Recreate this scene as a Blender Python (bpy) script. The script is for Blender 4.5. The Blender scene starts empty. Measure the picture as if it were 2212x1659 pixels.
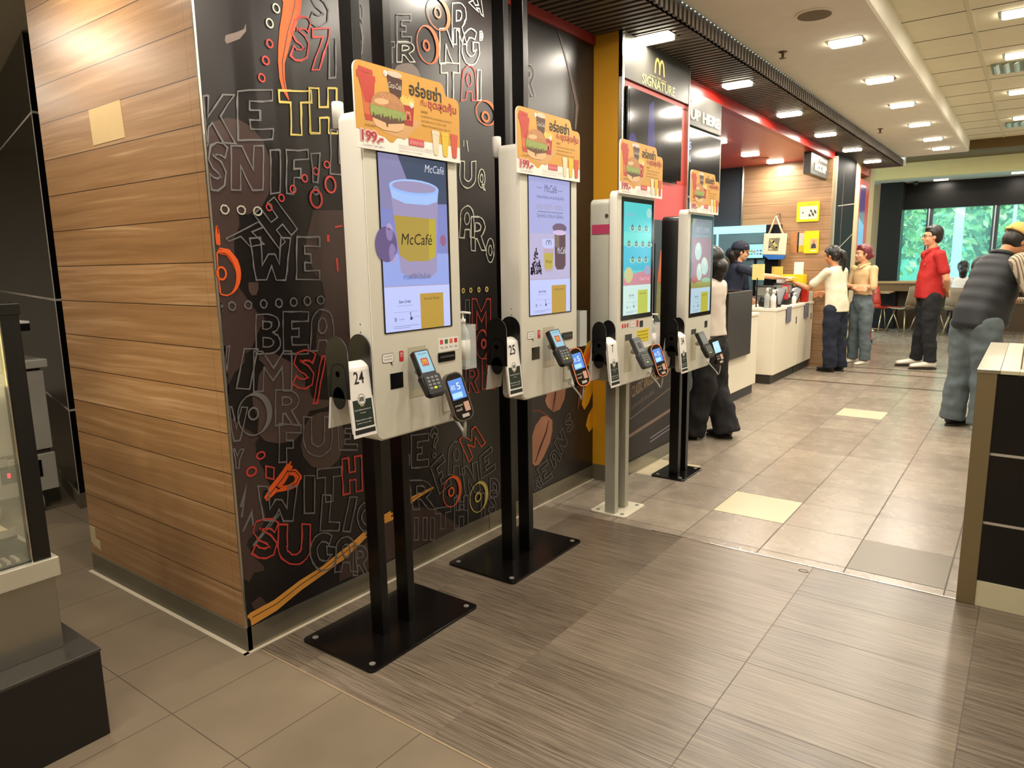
import bpy, math, random
from mathutils import Vector, Matrix
random.seed(7)
PI = math.pi
SC = bpy.context.scene
COL = SC.collection

# ------------------------------------------------------------------ camera
H0 = 1.34
FPX = 1518.76
PITCH, ROLL, YAW = 0.16965853, -0.01654801, -0.63629781
_cy, _sy, _cp, _sp = math.cos(YAW), math.sin(YAW), math.cos(PITCH), math.sin(PITCH)
FWD = Vector((_sy*_cp, _cy*_cp, -_sp))
_r = Vector((_cy, -_sy, 0.0)); _u = _r.cross(FWD)
RGT = math.cos(ROLL)*_r + math.sin(ROLL)*_u
UPV = -math.sin(ROLL)*_r + math.cos(ROLL)*_u
cam = bpy.data.cameras.new('camera'); cam.sensor_width = 36.0; cam.lens = FPX/2212*36.0
cam.clip_start = 0.05; cam.clip_end = 200
camo = bpy.data.objects.new('camera', cam); COL.objects.link(camo)
camo.matrix_world = Matrix(((RGT.x, UPV.x, -FWD.x, 0), (RGT.y, UPV.y, -FWD.y, 0), (RGT.z, UPV.z, -FWD.z, H0), (0, 0, 0, 1)))
SC.camera = camo

def ray(px, py):
    return FWD + (px-1106)/FPX*RGT - (py-829.5)/FPX*UPV
def atz(px, py, z=0.0):                     # where a sight line meets the level z
    d = ray(px, py); t = (z-H0)/d.z; return Vector((d.x*t, d.y*t, z))
def atx(px, py, x):                         # ... meets a wall along y
    d = ray(px, py); t = x/d.x; return Vector((x, d.y*t, H0+d.z*t))
def aty(px, py, y):                         # ... meets a wall along x
    d = ray(px, py); t = y/d.y; return Vector((d.x*t, y, H0+d.z*t))

# ------------------------------------------------------------------ colour, world
def lin(h):
    if not isinstance(h, str): return tuple(h)
    h = h.lstrip('#'); o = []
    for i in (0, 2, 4):
        c = int(h[i:i+2], 16)/255
        o.append(c/12.92 if c <= .04045 else ((c+.055)/1.055)**2.4)
    return tuple(o)
vs = SC.view_settings
vs.view_transform = 'Standard'; vs.look = 'None'; vs.gamma = 1.0; vs.exposure = 0.0; vs.use_curve_mapping = False
W = bpy.data.worlds.new('daylight'); SC.world = W; W.use_nodes = True
W.node_tree.nodes['Background'].inputs[0].default_value = (.74, .97, 1.0, 1)
W.node_tree.nodes['Background'].inputs[1].default_value = 6.0
SC.cycles.max_bounces = 8; SC.cycles.diffuse_bounces = 4; SC.cycles.glossy_bounces = 3
SC.cycles.transparent_max_bounces = 8; SC.cycles.sample_clamp_indirect = 4.0
SC.cycles.caustics_reflective = False; SC.cycles.caustics_refractive = False

WARM = (1.0, .905, .77)
LAMP_GAIN = .92
def area(loc, sx, sy, power, col=WARM, rot=(0, 0, 0), spread=PI, name='lamp'):
    l = bpy.data.lights.new(name, 'AREA'); l.shape = 'RECTANGLE'; l.size = sx; l.size_y = sy
    l.energy = power*LAMP_GAIN; l.color = col; l.spread = spread
    o = bpy.data.objects.new(name, l); o.location = loc; o.rotation_euler = rot; COL.objects.link(o); return o

# ------------------------------------------------------------------ materials
MATS = {}
class NT:
    """small helper to write node expressions"""
    def __init__(s, name):
        s.m = bpy.data.materials.new(name); s.m.use_nodes = True; s.t = s.m.node_tree
        s.b = s.t.nodes['Principled BSDF']
    def n(s, typ, **kw):
        x = s.t.nodes.new(typ)
        for k, v in kw.items(): setattr(x, k, v)
        return x
    def link(s, a, b): s.t.links.new(a, b)
    def put(s, sock, v):
        if isinstance(v, bpy.types.NodeSocket): s.link(v, sock)
        else: sock.default_value = v
    def math(s, op, a, b=None, c=None):
        x = s.n('ShaderNodeMath', operation=op); s.put(x.inputs[0], a)
        if b is not None: s.put(x.inputs[1], b)
        if c is not None: s.put(x.inputs[2], c)
        return x.outputs[0]
    def pos(s):
        x = s.n('ShaderNodeSeparateXYZ'); g = s.n('ShaderNodeNewGeometry'); s.link(g.outputs['Position'], x.inputs[0])
        return x.outputs[0], x.outputs[1], x.outputs[2]
    def vec(s, x, y, z):
        c = s.n('ShaderNodeCombineXYZ'); s.put(c.inputs[0], x); s.put(c.inputs[1], y); s.put(c.inputs[2], z); return c.outputs[0]
    def noise(s, v, scale, detail=3.0, rough=.5):
        x = s.n('ShaderNodeTexNoise'); x.inputs['Scale'].default_value = scale; x.inputs['Detail'].default_value = detail
        x.inputs['Roughness'].default_value = rough; s.link(v, x.inputs['Vector']); return x.outputs[0]
    def white(s, v):
        x = s.n('ShaderNodeTexWhiteNoise'); s.link(v, x.inputs['Vector']); return x.outputs['Value']
    def ramp(s, f, stops):
        x = s.n('ShaderNodeValToRGB'); e = x.color_ramp.elements
        while len(e) < len(stops): e.new(.5)
        for i, (p, c) in enumerate(stops): e[i].position = p; e[i].color = (*lin(c), 1)
        s.put(x.inputs[0], f); return x.outputs[0]
    def mix(s, f, a, b):
        x = s.n('ShaderNodeMix', data_type='RGBA'); s.put(x.inputs[0], f)
        for i, v in ((6, a), (7, b)):
            if isinstance(v, bpy.types.NodeSocket): s.link(v, x.inputs[i])
            else: x.inputs[i].default_value = (*lin(v), 1)
        return x.outputs[2]
    def line(s, v, pitch, off, w):           # 1 on a thin line every pitch
        a = s.math('DIVIDE', s.math('SUBTRACT', v, off), pitch)
        f = s.math('ABSOLUTE', s.math('SUBTRACT', a, s.math('ROUND', a)))
        return s.math('LESS_THAN', f, w/2/pitch)
    def done(s, col, rough=.5, metal=0, spec=None, bump=None, bstr=.2):
        if isinstance(col, bpy.types.NodeSocket): s.link(col, s.b.inputs['Base Color'])
        else: s.b.inputs['Base Color'].default_value = (*lin(col), 1)
        s.put(s.b.inputs['Roughness'], rough); s.b.inputs['Metallic'].default_value = metal
        if spec is not None: s.b.inputs['Specular IOR Level'].default_value = spec
        if bump is not None:
            x = s.n('ShaderNodeBump'); x.inputs['Strength'].default_value = bstr; x.inputs['Distance'].default_value = .01
            s.link(bump, x.inputs['Height']); s.link(x.outputs[0], s.b.inputs['Normal'])
        MATS[s.m.name] = s.m; return s.m
def M(name, col=None, rough=.5, metal=0, emis=0, spec=None, vary=.06, vs_=9.0):
    """a plain painted / plastic / metal material with a faint procedural variation"""
    if name in MATS: return MATS[name]
    t = NT(name)
    if emis:
        t.b.inputs['Emission Color'].default_value = (*lin(col), 1); t.b.inputs['Emission Strength'].default_value = emis
        return t.done(tuple(c*.25 for c in lin(col)), rough, metal, spec)
    c = lin(col)
    if vary:
        x, y, z = t.pos(); f = t.noise(t.vec(x, y, z), vs_, 2)
        a = tuple(max(0, k*(1-vary)) for k in c); b = tuple(min(1, k*(1+vary)) for k in c)
        c = t.mix(f, a, b)
    return t.done(c, rough, metal, spec)
def glass_mat(name, col, alpha, rough=.05):
    t = NT(name); t.done(col, rough, 0, .6); t.b.inputs['Alpha'].default_value = alpha; return t.m

# ------------------------------------------------------------------ mesh builder
def frame(O, U, V):
    O, U, V = Vector(O), Vector(U).normalized(), Vector(V).normalized(); N = U.cross(V)
    return Matrix(((U.x, V.x, N.x, O.x), (U.y, V.y, N.y, O.y), (U.z, V.z, N.z, O.z), (0, 0, 0, 1)))
def FX(x, y=0, z=0): return frame((x, y, z), (0, 1, 0), (0, 0, 1))      # a surface that faces +x: u=y v=z
def FY(y, x=0, z=0): return frame((x, y, z), (1, 0, 0), (0, 0, 1))      # a surface that faces -y: u=x v=z
def FZ(z, x=0, y=0): return frame((x, y, z), (1, 0, 0), (0, 1, 0))
I4 = Matrix.Identity(4)
TXT = {}
def text_geo(body, bold=0.0):
    k = (body, bold)
    if k not in TXT:
        c = bpy.data.curves.new('t', 'FONT'); c.body = body; c.size = 1; c.resolution_u = 2; c.offset = bold
        c.align_x = 'CENTER'
        o = bpy.data.objects.new('t', c); COL.objects.link(o)
        dg = bpy.context.evaluated_depsgraph_get(); dg.update()
        me = bpy.data.meshes.new_from_object(o.evaluated_get(dg))
        TXT[k] = ([v.co.copy() for v in me.vertices], [tuple(p.vertices) for p in me.polygons])
        bpy.data.objects.remove(o); bpy.data.curves.remove(c); bpy.data.meshes.remove(me)
    return TXT[k]
class MB:
    def __init__(s, m=None): s.v = []; s.f = []; s.mi = []; s.sm = []; s.mats = []; s.m = m or I4
    def at(s, m): s.m = m; return s
    def mat(s, m):
        if isinstance(m, str): m = MATS[m]
        if m not in s.mats: s.mats.append(m)
        return s.mats.index(m)
    def add(s, vs_, fs, m, smooth=False):
        k = len(s.v); i = s.mat(m)
        s.v += [s.m @ Vector(p) for p in vs_]
        for f in fs: s.f.append(tuple(k+j for j in f)); s.mi.append(i); s.sm.append(smooth)
        return s
    def box(s, a, b, m):
        x0, x1 = sorted((a[0], b[0])); y0, y1 = sorted((a[1], b[1])); z0, z1 = sorted((a[2], b[2]))
        return s.add([(x0,y0,z0),(x1,y0,z0),(x1,y1,z0),(x0,y1,z0),(x0,y0,z1),(x1,y0,z1),(x1,y1,z1),(x0,y1,z1)],
                     [(0,3,2,1),(4,5,6,7),(0,1,5,4),(1,2,6,5),(2,3,7,6),(3,0,4,7)], m)
    def hexa(s, p8, m):      # bottom four then top four, counter-clockwise
        return s.add(p8, [(0,3,2,1),(4,5,6,7),(0,1,5,4),(1,2,6,5),(2,3,7,6),(3,0,4,7)], m)
    def poly(s, pts, n0, n1, m, smooth=False):     # prism over a 2-D outline
        a = sum(pts[i][0]*pts[(i+1) % len(pts)][1]-pts[(i+1) % len(pts)][0]*pts[i][1] for i in range(len(pts)))
        if a < 0: pts = pts[::-1]
        k = len(pts)
        if n1-n0 < 1e-7: return s.add([(p[0], p[1], n1) for p in pts], [tuple(range(k))], m)
        vv = [(p[0], p[1], n0) for p in pts]+[(p[0], p[1], n1) for p in pts]
        s.add(vv, [tuple(reversed(range(k))), tuple(range(k, 2*k))], m)
        b = len(s.v)-2*k; i = s.mat(m)
        for j in range(k):
            s.f.append((b+j, b+(j+1) % k, b+k+(j+1) % k, b+k+j)); s.mi.append(i); s.sm.append(smooth)
        return s
    def rect(s, u0, v0, u1, v1, n0, n1, m, r=0, seg=4):
        u0, u1 = sorted((u0, u1)); v0, v1 = sorted((v0, v1))
        if r <= 0: return s.poly([(u0,v0),(u1,v0),(u1,v1),(u0,v1)], n0, n1, m)
        return s.poly(rr(u0, v0, u1, v1, r, seg), n0, n1, m)
    def disc(s, u, v, ru, rv, n0, n1, m, seg=20, rot=0):
        return s.poly([(u+ru*math.cos(t)*math.cos(rot)-rv*math.sin(t)*math.sin(rot), v+ru*math.cos(t)*math.sin(rot)+rv*math.sin(t)*math.cos(rot)) for t in [2*PI*i/seg for i in range(seg)]], n0, n1, m, True)
    def stroke(s, pts, w, n0, n1, m, closed=False):
        pts = [Vector(p[:2]) for p in pts]; k = len(pts)
        if k < 2: return s
        ws = w if isinstance(w, (list, tuple)) else [w]*k
        L, R = [], []
        for i in range(k):
            a = pts[i-1] if (i > 0 or closed) else pts[i]; b = pts[(i+1) % k] if (i < k-1 or closed) else pts[i]
            d1 = (pts[i]-a); d2 = (b-pts[i])
            if d1.length < 1e-9: d1 = d2
            if d2.length < 1e-9: d2 = d1
            if d1.length < 1e-9: d1 = d2 = Vector((1, 0))
            d1 = d1.normalized(); d2 = d2.normalized(); t = d1+d2
            t = t.normalized() if t.length > 1e-6 else d1
            n = Vector((-t.y, t.x)); c = max(.45, abs(n.dot(Vector((-d1.y, d1.x))))); h = ws[i]/2/c
            L.append(pts[i]+n*h); R.append(pts[i]-n*h)
        r = range(k if closed else k-1)
        for i in r:
            j = (i+1) % k
            q = [R[i], R[j], L[j], L[i]]
            if n1-n0 < 1e-7: s.add([(p.x, p.y, n1) for p in q], [(0,1,2,3)], m)
            else: s.add([(p.x,p.y,n0) for p in q]+[(p.x,p.y,n1) for p in q], [(0,3,2,1),(4,5,6,7),(0,1,5,4),(1,2,6,5),(2,3,7,6),(3,0,4,7)], m)
        return s
    def text(s, body, u0, v0, w, h, n, m, bold=0.0, shear=0.0, dy=0.0, depth=0.0, flip=False):
        vv, ff = text_geo(body, bold)
        if not vv: return s
        x0 = min(p.x for p in vv); x1 = max(p.x for p in vv); y0 = min(p.y for p in vv); y1 = max(p.y for p in vv)
        o = []
        for p in vv:
            a = (p.x-x0)/max(1e-6, x1-x0); b = (p.y-y0)/max(1e-6, y1-y0)
            o.append((u0+a*w+shear*b*h, v0+b*h+dy*a, n+depth))
        s.add(o, ff, m)
        if depth > 0:
            e = {}
            for f in ff:
                for i in range(len(f)):
                    k = (f[i], f[(i+1) % len(f)])
                    if (k[1], k[0]) in e: del e[(k[1], k[0])]
                    else: e[k] = 1
            k = len(o); s.add(o+[(p[0], p[1], n) for p in o], [(a, a+k, b+k, b) for a, b in e], m)
        return s
    def tube(s, path, r, m, seg=8, closed=False, cap=True):
        path = [Vector(p) for p in path]; k = len(path); rs = r if isinstance(r, (list, tuple)) else [r]*k
        vv = []; prev = None
        for i in range(k):
            a = path[i-1] if (i or closed) else path[i]; b = path[(i+1) % k] if (i < k-1 or closed) else path[i]
            t = (b-a).normalized() if (b-a).length > 1e-9 else Vector((0, 0, 1))
            n = prev if prev is not None else (Vector((0, 0, 1)) if abs(t.z) < .9 else Vector((1, 0, 0)))
            n = (n-t*n.dot(t)).normalized(); prev = n; c = t.cross(n)
            vv += [path[i]+(n*math.cos(q)+c*math.sin(q))*rs[i] for q in [2*PI*j/seg for j in range(seg)]]
        ff = []
        for i in range(k if closed else k-1):
            i2 = (i+1) % k
            for j in range(seg): ff.append((i*seg+j, i*seg+(j+1) % seg, i2*seg+(j+1) % seg, i2*seg+j))
        s.add(vv, ff, m, True)
        if cap and not closed:
            b = len(s.v)-len(vv); mi = s.mat(m)
            s.f += [tuple(b+j for j in reversed(range(seg))), tuple(b+(k-1)*seg+j for j in range(seg))]; s.mi += [mi, mi]; s.sm += [False, False]
        return s
    def lathe(s, prof, m, seg=20, c=(0, 0, 0), sx=1, sy=1, smooth=True):   # prof: (radius, height) along local z
        vv = []; k = len(prof)
        for r, h in prof: vv += [(c[0]+r*sx*math.cos(2*PI*j/seg), c[1]+r*sy*math.sin(2*PI*j/seg), c[2]+h) for j in range(seg)]
        ff = [(i*seg+j, i*seg+(j+1) % seg, (i+1)*seg+(j+1) % seg, (i+1)*seg+j) for i in range(k-1) for j in range(seg)]
        s.add(vv, ff, m, smooth); b = len(s.v)-len(vv); mi = s.mat(m)
        s.f += [tuple(b+j for j in reversed(range(seg))), tuple(b+(k-1)*seg+j for j in range(seg))]; s.mi += [mi, mi]; s.sm += [False, False]
        return s
    def ball(s, c, r, m, seg=12, rings=8, sc=(1, 1, 1)):
        prof = [(max(1e-4, math.sin(PI*i/rings))*r, -math.cos(PI*i/rings)*r) for i in range(rings+1)]
        vv = []; k = len(prof)
        for rr_, h in prof: vv += [(c[0]+rr_*sc[0]*math.cos(2*PI*j/seg), c[1]+rr_*sc[1]*math.sin(2*PI*j/seg), c[2]+h*sc[2]) for j in range(seg)]
        ff = [(i*seg+j, i*seg+(j+1) % seg, (i+1)*seg+(j+1) % seg, (i+1)*seg+j) for i in range(k-1) for j in range(seg)]
        return s.add(vv, ff, m, True)
    def build(s, name, parent=None, bev=0, org=None, seg=2, **props):
        me = bpy.data.meshes.new(name)
        v = s.v
        if parent is not None: inv = parent.matrix_world.inverted(); v = [inv @ p for p in v]
        elif org is None:
            if v:
                xs = [p.x for p in v]; ys = [p.y for p in v]; org = ((min(xs)+max(xs))/2, (min(ys)+max(ys))/2, min(p.z for p in v))
            else: org = (0, 0, 0)
        if parent is None: v = [p-Vector(org) for p in v]
        me.from_pydata([tuple(p) for p in v], [], s.f)
        for m in s.mats: me.materials.append(m)
        me.polygons.foreach_set('material_index', s.mi); me.polygons.foreach_set('use_smooth', s.sm); me.update()
        o = bpy.data.objects.new(name, me); COL.objects.link(o)
        if parent is not None: o.parent = parent; o.matrix_world = parent.matrix_world.copy()
        else: o.location = org; o.matrix_world = Matrix.Translation(org)
        if bev:
            b = o.modifiers.new('bevel', 'BEVEL'); b.width = bev; b.segments = seg; b.limit_method = 'ANGLE'; b.angle_limit = .9; b.harden_normals = False
        for k, val in props.items(): o[k] = val
        return o
def rr(u0, v0, u1, v1, r, seg=4):
    p = []
    for cx, cy, a in ((u1-r, v0+r, -PI/2), (u1-r, v1-r, 0), (u0+r, v1-r, PI/2), (u0+r, v0+r, PI)):
        p += [(cx+r*math.cos(a+PI/2*i/seg), cy+r*math.sin(a+PI/2*i/seg)) for i in range(seg+1)]
    return p
def empty(name, loc, label, cat, group=None, rz=0):
    o = bpy.data.objects.new(name, None); COL.objects.link(o); o.empty_display_size = .1
    o.location = loc; o.rotation_euler = (0, 0, rz)
    o.matrix_world = Matrix.Translation(Vector(loc)) @ Matrix.Rotation(rz, 4, 'Z')
    o['label'] = label; o['category'] = cat
    if group: o['group'] = group
    return o
def tag(o, label, cat, group=None):
    o['label'] = label; o['category'] = cat
    if group: o['group'] = group
    return o
def struct(mb, name, bev=0): return mb.build(name, bev=bev, kind='structure')
# ================================================================== materials of the shell
def mk_floor(name, a, b, sx, ox, sy, oy, streak, dark, rough):
    t = NT(name); x, y, z = t.pos()
    gw = .006 if name.startswith('far') else .0035; g = t.math('MAXIMUM', t.line(x, sx, ox, gw), t.line(y, sy, oy, gw))
    cell = t.vec(t.math('FLOOR', t.math('DIVIDE', t.math('SUBTRACT', x, ox), sx)), t.math('FLOOR', t.math('DIVIDE', t.math('SUBTRACT', y, oy), sy)), 3.0)
    wn = t.white(cell)
    st = t.noise(t.vec(t.math('MULTIPLY', x, 1.3), t.math('MULTIPLY', y, 60.0), wn), 2.2, 6, .7)
    st2 = t.noise(t.vec(t.math('MULTIPLY', x, 4.5), t.math('MULTIPLY', y, 230.0), wn), 1.5, 3, .6)
    cl = t.noise(t.vec(x, y, z), 9.0 if name.startswith('far') else 2.5, 3)
    f = t.math('ADD', t.math('MULTIPLY', t.math('ADD', t.math('MULTIPLY', st, .6), t.math('MULTIPLY', st2, .4)), streak), t.math('MULTIPLY', cl, 1-streak))
    f = t.math('ADD', f, t.math('MULTIPLY', t.math('SUBTRACT', wn, .5), dark))
    c = t.ramp(f, [(.37, a), (.65, b)] if streak > .6 else [(.32, a), (.68, b)])
    if streak > .6: g = t.math('MULTIPLY', g, t.math('MULTIPLY_ADD', t.math('SMOOTH_MIN', t.math('SMOOTH_MAX', t.math('ADD', x, 1.1), 0.0, .1), .4, .1), 1.6, .15))
    c = t.mix(t.math('MULTIPLY', g, .75), c, '2e251b')
    r = t.math('ADD', rough, t.math('MULTIPLY', g, .4))
    r = t.math('ADD', r, t.math('MULTIPLY', t.math('SUBTRACT', cl, .5), .08))
    return t.done(c, r, 0, .5, t.math('SUBTRACT', t.math('MULTIPLY', st, .15), g), .08)
mk_floor('beige_tile', '6b5f4e', '7c6e5b', .344, -2.009, .6, .9424, .1, .05, .42)
mk_floor('streaked_plank_tile', '483d32', '8a7d6c', .612, -.673, .304, 2.213, .85, .10, .30)
mk_floor('far_grey_tile', '7c7164', '9a8e7e', .3725, -.556, .386, 3.197, .55, .22, .27)
def mk_wood(name, a, b, c_, pitch, off, endx=None, axis=0):
    t = NT(name); x, y, z = t.pos(); h = (x, y)[axis]
    cell = t.math('FLOOR', t.math('DIVIDE', t.math('SUBTRACT', z, off), pitch)); wn = t.white(t.vec(cell, 1.0, 2.0))
    hh = t.math('ADD', h, t.math('MULTIPLY', wn, 7.0))
    wob = t.math('MULTIPLY', t.noise(t.vec(hh, wn, 0.0), 1.1, 2), .22)
    zz = t.math('ADD', z, t.math('MULTIPLY', wob, .25))
    g1 = t.noise(t.vec(t.math('MULTIPLY', hh, .55), 0.0, t.math('MULTIPLY', zz, 17.0)), 2.0, 4, .6)
    g2 = t.noise(t.vec(t.math('MULTIPLY', hh, 1.0), 5.0, t.math('MULTIPLY', zz, 60.0)), 1.2, 3, .7)
    f = t.math('ADD', t.math('MULTIPLY', g1, .7), t.math('MULTIPLY', g2, .3))
    f = t.math('ADD', f, t.math('MULTIPLY', t.math('SUBTRACT', wn, .5), .10))
    col = t.ramp(f, [(.30, a), (.52, b), (.70, c_)])
    sk_ = t.noise(t.vec(t.math('MULTIPLY', hh, .45), 9.0, t.math('MULTIPLY', zz, 13.0)), 2.0, 2, .4); col = t.mix(t.math('MULTIPLY', t.math('SMOOTH_MIN', t.math('MAXIMUM', t.math('MULTIPLY', t.math('SUBTRACT', sk_, .66), 12.0), 0.0), 1.0, .1), .55), col, 'd0b086')
    s = t.line(z, pitch, off, .0032)
    if endx is not None: s = t.math('MAXIMUM', s, t.math('MULTIPLY', t.line(h, 50.0, endx, .002), .5))
    col = t.mix(s, col, '3a2614')
    return t.done(col, .34, 0, .5, t.math('SUBTRACT', 1.0, s), .15)
mk_wood('oak_laminate', '84603c', '9c764e', 'ba9670', .1418, .083, -2.185)
mk_wood('back_wood', '8a6a48', 'a48260', 'b4946f', .166, .03)
t = NT('mural_black'); x, y, z = t.pos()
f = t.noise(t.vec(x, y, z), 1.2, 2)
t.done(t.mix(f, '171212', '1d1817'), .30, 0, .55)
M('mural_brown', '43332f', .32); M('mural_brown2', '4e3e39', .32); M('mural_grey', '6c6969', .5); M('mural_orange', 'e05a20', .45)
M('mural_red', 'b83c34', .45); M('mural_yellow', 'c8b45a', .45); M('mural_white', 'b4b4a4', .45); M('mural_wood', 'd49440', .45)
M('mural_tan', 'a8745a', .5); M('mural_rust', '7a3a26', .45); M('mural_taupe', '6d5f59', .4)
M('steel_skirt', '9a9484', .28, .85, vary=.12, vs_=6); M('white_grout', 'b7ad98', .7)
M('chrome_trim', 'd8d2c4', .22, 1.0, vary=0)
M('white_ceiling', 'f0ebdc', .85); M('tile_ceiling', 'e6dfc4', .9); M('tee_bar', 'd6d0b4', .6)
M('slat_brown', '5e544a', .45); M('slat_gap', '1c1815', .8)
M('red_paint', 'b81f18', .35); M('red_ceiling', 'd05a4c', .35); M('pink_red', 'cf4a4a', .4)
M('yellow_paint', 'c98f14', .5); M('cream_wall', 'c2b48a', .8); M('cream_beam', 'dccf96', .8); M('grey_soffit', 'b4b8b4', .8)
M('black_tile', '0b0909', .2, spec=.5, vary=0); M('tile_joint', 'a9a093', .6); M('black_valance', '070707', .35, vary=0, spec=.3)
M('tan_panel', 'a08662', .6); M('dark_header', '3a3833', .42, .1); M('dark_blue_grey', '2c3540', .45); M('dark_brown_panel', '241c16', .5)
M('lamp_glow', 'fff4dc', .5, emis=20.0); M('lamp_glow_far', 'fff4dc', .5, emis=7.0)
M('black_metal', '100e0d', .32, .3, vary=0); M('black_plastic', '0d0c0c', .38, vary=0); M('matt_black', '151312', .7)

# ================================================================== floor
fy = 1.318; fm = 3.125
b = MB(FZ(0)); b.rect(-9, -4, 4.5, fy, 0, 0, 'beige_tile'); b.rect(-9, fy, -2.13, fm+1, 0, 0, 'beige_tile'); b.rect(-2.13, fy, 4.5, fm, 0, 0, 'streaked_plank_tile'); b.rect(-2.13, fm, .8, 15.7, 0, 0, 'far_grey_tile'); b.rect(.8, fm, 4.5, 15.7, 0, 0, M('bounce_floor', 'd2cab8', .4)); b.rect(-9, fm+1, -2.13, 15.7, 0, 0, 'far_grey_tile')  # pale floor at the right is out of view, added to bounce light upwards
floor = struct(b, 'floor')
M('pale_tile', 'c4b696', .35); M('dark_tile', '6d6250', .35); M('dark_band', '55493c', .3)
b = MB(FZ(0))
for (x0, y0, x1, y1, m) in ((-1.299, 3.586, -.931, 3.966, 'pale_tile'), (-.554, 3.2, -.187, 3.582, 'dark_tile'), (-1.29, 6.46, -.93, 6.8, 'pale_tile'), (-1.97, 3.97, -1.67, 4.35, 'pale_tile')):
    b.rect(x0, y0, x1, y1, 0, .0004, m)
for yy_ in (8.15, 9.05, 9.45): b.rect(-2.2, yy_, 2.0, yy_+.07, 0, .0004, 'dark_band')
b.build('inlaid_tiles', parent=floor)
b = MB(FZ(0)); b.rect(-1.45, fm-.003, -.14, fm+.005, 0, .002, 'chrome_trim'); struct(b, 'trim_1')
b = MB(FZ(0)); b.rect(-2.1, fy-.004, 1.5, fy+.002, 0, .0015, M('beige_grout', '8f7c60', .6)); struct(b, 'trim_2')

# ================================================================== walls
WX = -2.128
b = MB(); b.box((-3.311, 1.283, .09), (-2.130, 1.5, 2.55), 'oak_laminate'); wall_wood = struct(b, 'wall_left')
b = MB(); b.box((-3.30, 1.45, .09), (-3.2, 4.0, 2.55), 'matt_black'); struct(b, 'wall_service')
M('grey_skirt', '6e6857', .45, .3)
b = MB(); b.box((-3.313, 1.279, 0), (WX+.004, 1.30, .088), 'grey_skirt'); struct(b, 'baseboard_left')
b = MB(FZ(0)); b.rect(-3.33, 1.262, WX+.02, 1.28, 0, .003, 'white_grout'); b.rect(WX+.002, 1.262, WX+.018, 3.72, 0, .003, 'white_grout'); b.rect(-1.968, 3.72, -1.955, 4.68, 0, .003, 'white_grout'); struct(b, 'trim_3')
b = MB(); b.box((WX-.08, 1.2835, .09), (WX, 3.735, 2.60), 'mural_black'); wall_mural = struct(b, 'wall_mural')
b = MB(); b.box((WX-.004, 1.2795, .09), (WX+.003, 1.2865, 2.56), 'chrome_trim'); struct(b, 'trim_4')
b = MB(); b.box((WX-.01, 1.283, 0), (WX+.004, 3.73, .088), 'steel_skirt')
b.box((WX+.0035, 2.66, 0), (WX+.0045, 2.663, .088), 'slat_gap'); struct(b, 'baseboard_mural')
b = MB(); b.box((WX, 1.283, 2.55), (WX+.012, 3.715, 2.60), M('dull_red', '8a2a24', .4)); struct(b, 'trim_5')
# mustard return wall and the dark panelled wall beyond it
b = MB(); b.box((WX-.05, 3.715, .10), (-1.972, 3.80, 2.60), 'yellow_paint')
b.at(FX(WX+.0005))
for pts in ([(3.60,.74),(3.60,.80),(3.64,.86),(3.69,.88),(3.715,.86),(3.715,.76),(3.66,.72)], [(3.58,.50),(3.62,.60),(3.68,.68),(3.715,.68),(3.715,.56),(3.66,.49),(3.61,.46)], [(3.63,.36),(3.66,.42),(3.715,.46),(3.715,.33),(3.67,.31)]):
    b.poly(pts, 0, .001, 'yellow_paint')
struct(b, 'wall_yellow')
b = MB(); b.box((WX-.04, 3.71, 0), (-1.966, 3.80, .10), 'grey_skirt'); struct(b, 'baseboard_yellow')
b = MB(); b.box((-2.4, 3.80, .09), (-1.97, 4.685, 2.60), 'dark_brown_panel'); wall_sig = struct(b, 'wall_signature')
b = MB(); b.box((-2.35, 3.80, 0), (-1.962, 4.685, .088), 'steel_skirt'); struct(b, 'baseboard_signature')
# kitchen front: red beam, red ceiling, back walls
b = MB(); b.box((-2.14, 4.685, 2.52), (-2.07, 10.7, 2.60), 'red_paint'); struct(b, 'trim_6')
b = MB(); b.box((-4.6, 4.0, 2.52), (-2.14, 9.9, 2.6), 'red_ceiling'); struct(b, 'ceiling_kitchen')
b = MB(); b.box((-3.13, 9.35, 0), (-2.06, 9.45, 2.52), 'back_wood'); b.box((-3.15, 9.345, 0), (-3.13, 9.45, 2.52), 'chrome_trim'); wall_back = struct(b, 'wall_back')
b = MB(); b.box((-4.7, 9.36, 0), (-3.15, 9.45, 2.52), 'dark_blue_grey'); struct(b, 'wall_kitchen_back')
b = MB(); b.box((-4.75, 3.8, 0), (-4.6, 9.4, 2.6), 'dark_blue_grey'); b.box((-4.6, 4.6, 0), (-2.4, 4.684, 2.6), 'dark_blue_grey'); struct(b, 'wall_kitchen_side')
b = MB(); b.box((-2.35, 9.46, 0), (-2.05, 10.62, 2.6), M('far_black', '0b0909', .6, vary=0, spec=.1)); b.at(FX(-2.0495))
b.stroke([(9.9, 0), (9.9, 2.52)], .006, 0, .0008, 'tile_joint'); b.stroke([(9.66, 1.98), (10.62, 2.06)], .012, 0, .0008, 'tile_joint'); b.stroke([(9.66, 1.42), (10.62, 1.66)], .012, 0, .0008, 'tile_joint')
struct(b, 'wall_far_left')
b = MB(); b.box((-2.07, 9.40, 0), (-2.03, 9.46, 2.55), M('aluminium', 'b0a894', .35, .6)); struct(b, 'trim_7')
b = MB(); b.box((-2.35, 10.62, 0), (-2.045, 10.9, 2.6), 'cream_wall'); b.box((-2.35, 11.62, 0), (-2.045, 11.95, 2.75), 'cream_wall'); b.box((-2.35, 10.9, 2.5), (-2.06, 11.62, 2.75), 'red_ceiling'); b.box((-2.35, 10.9, 0), (-2.30, 11.62, 2.5), 'cream_wall'); struct(b, 'wall_poster')
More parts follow.
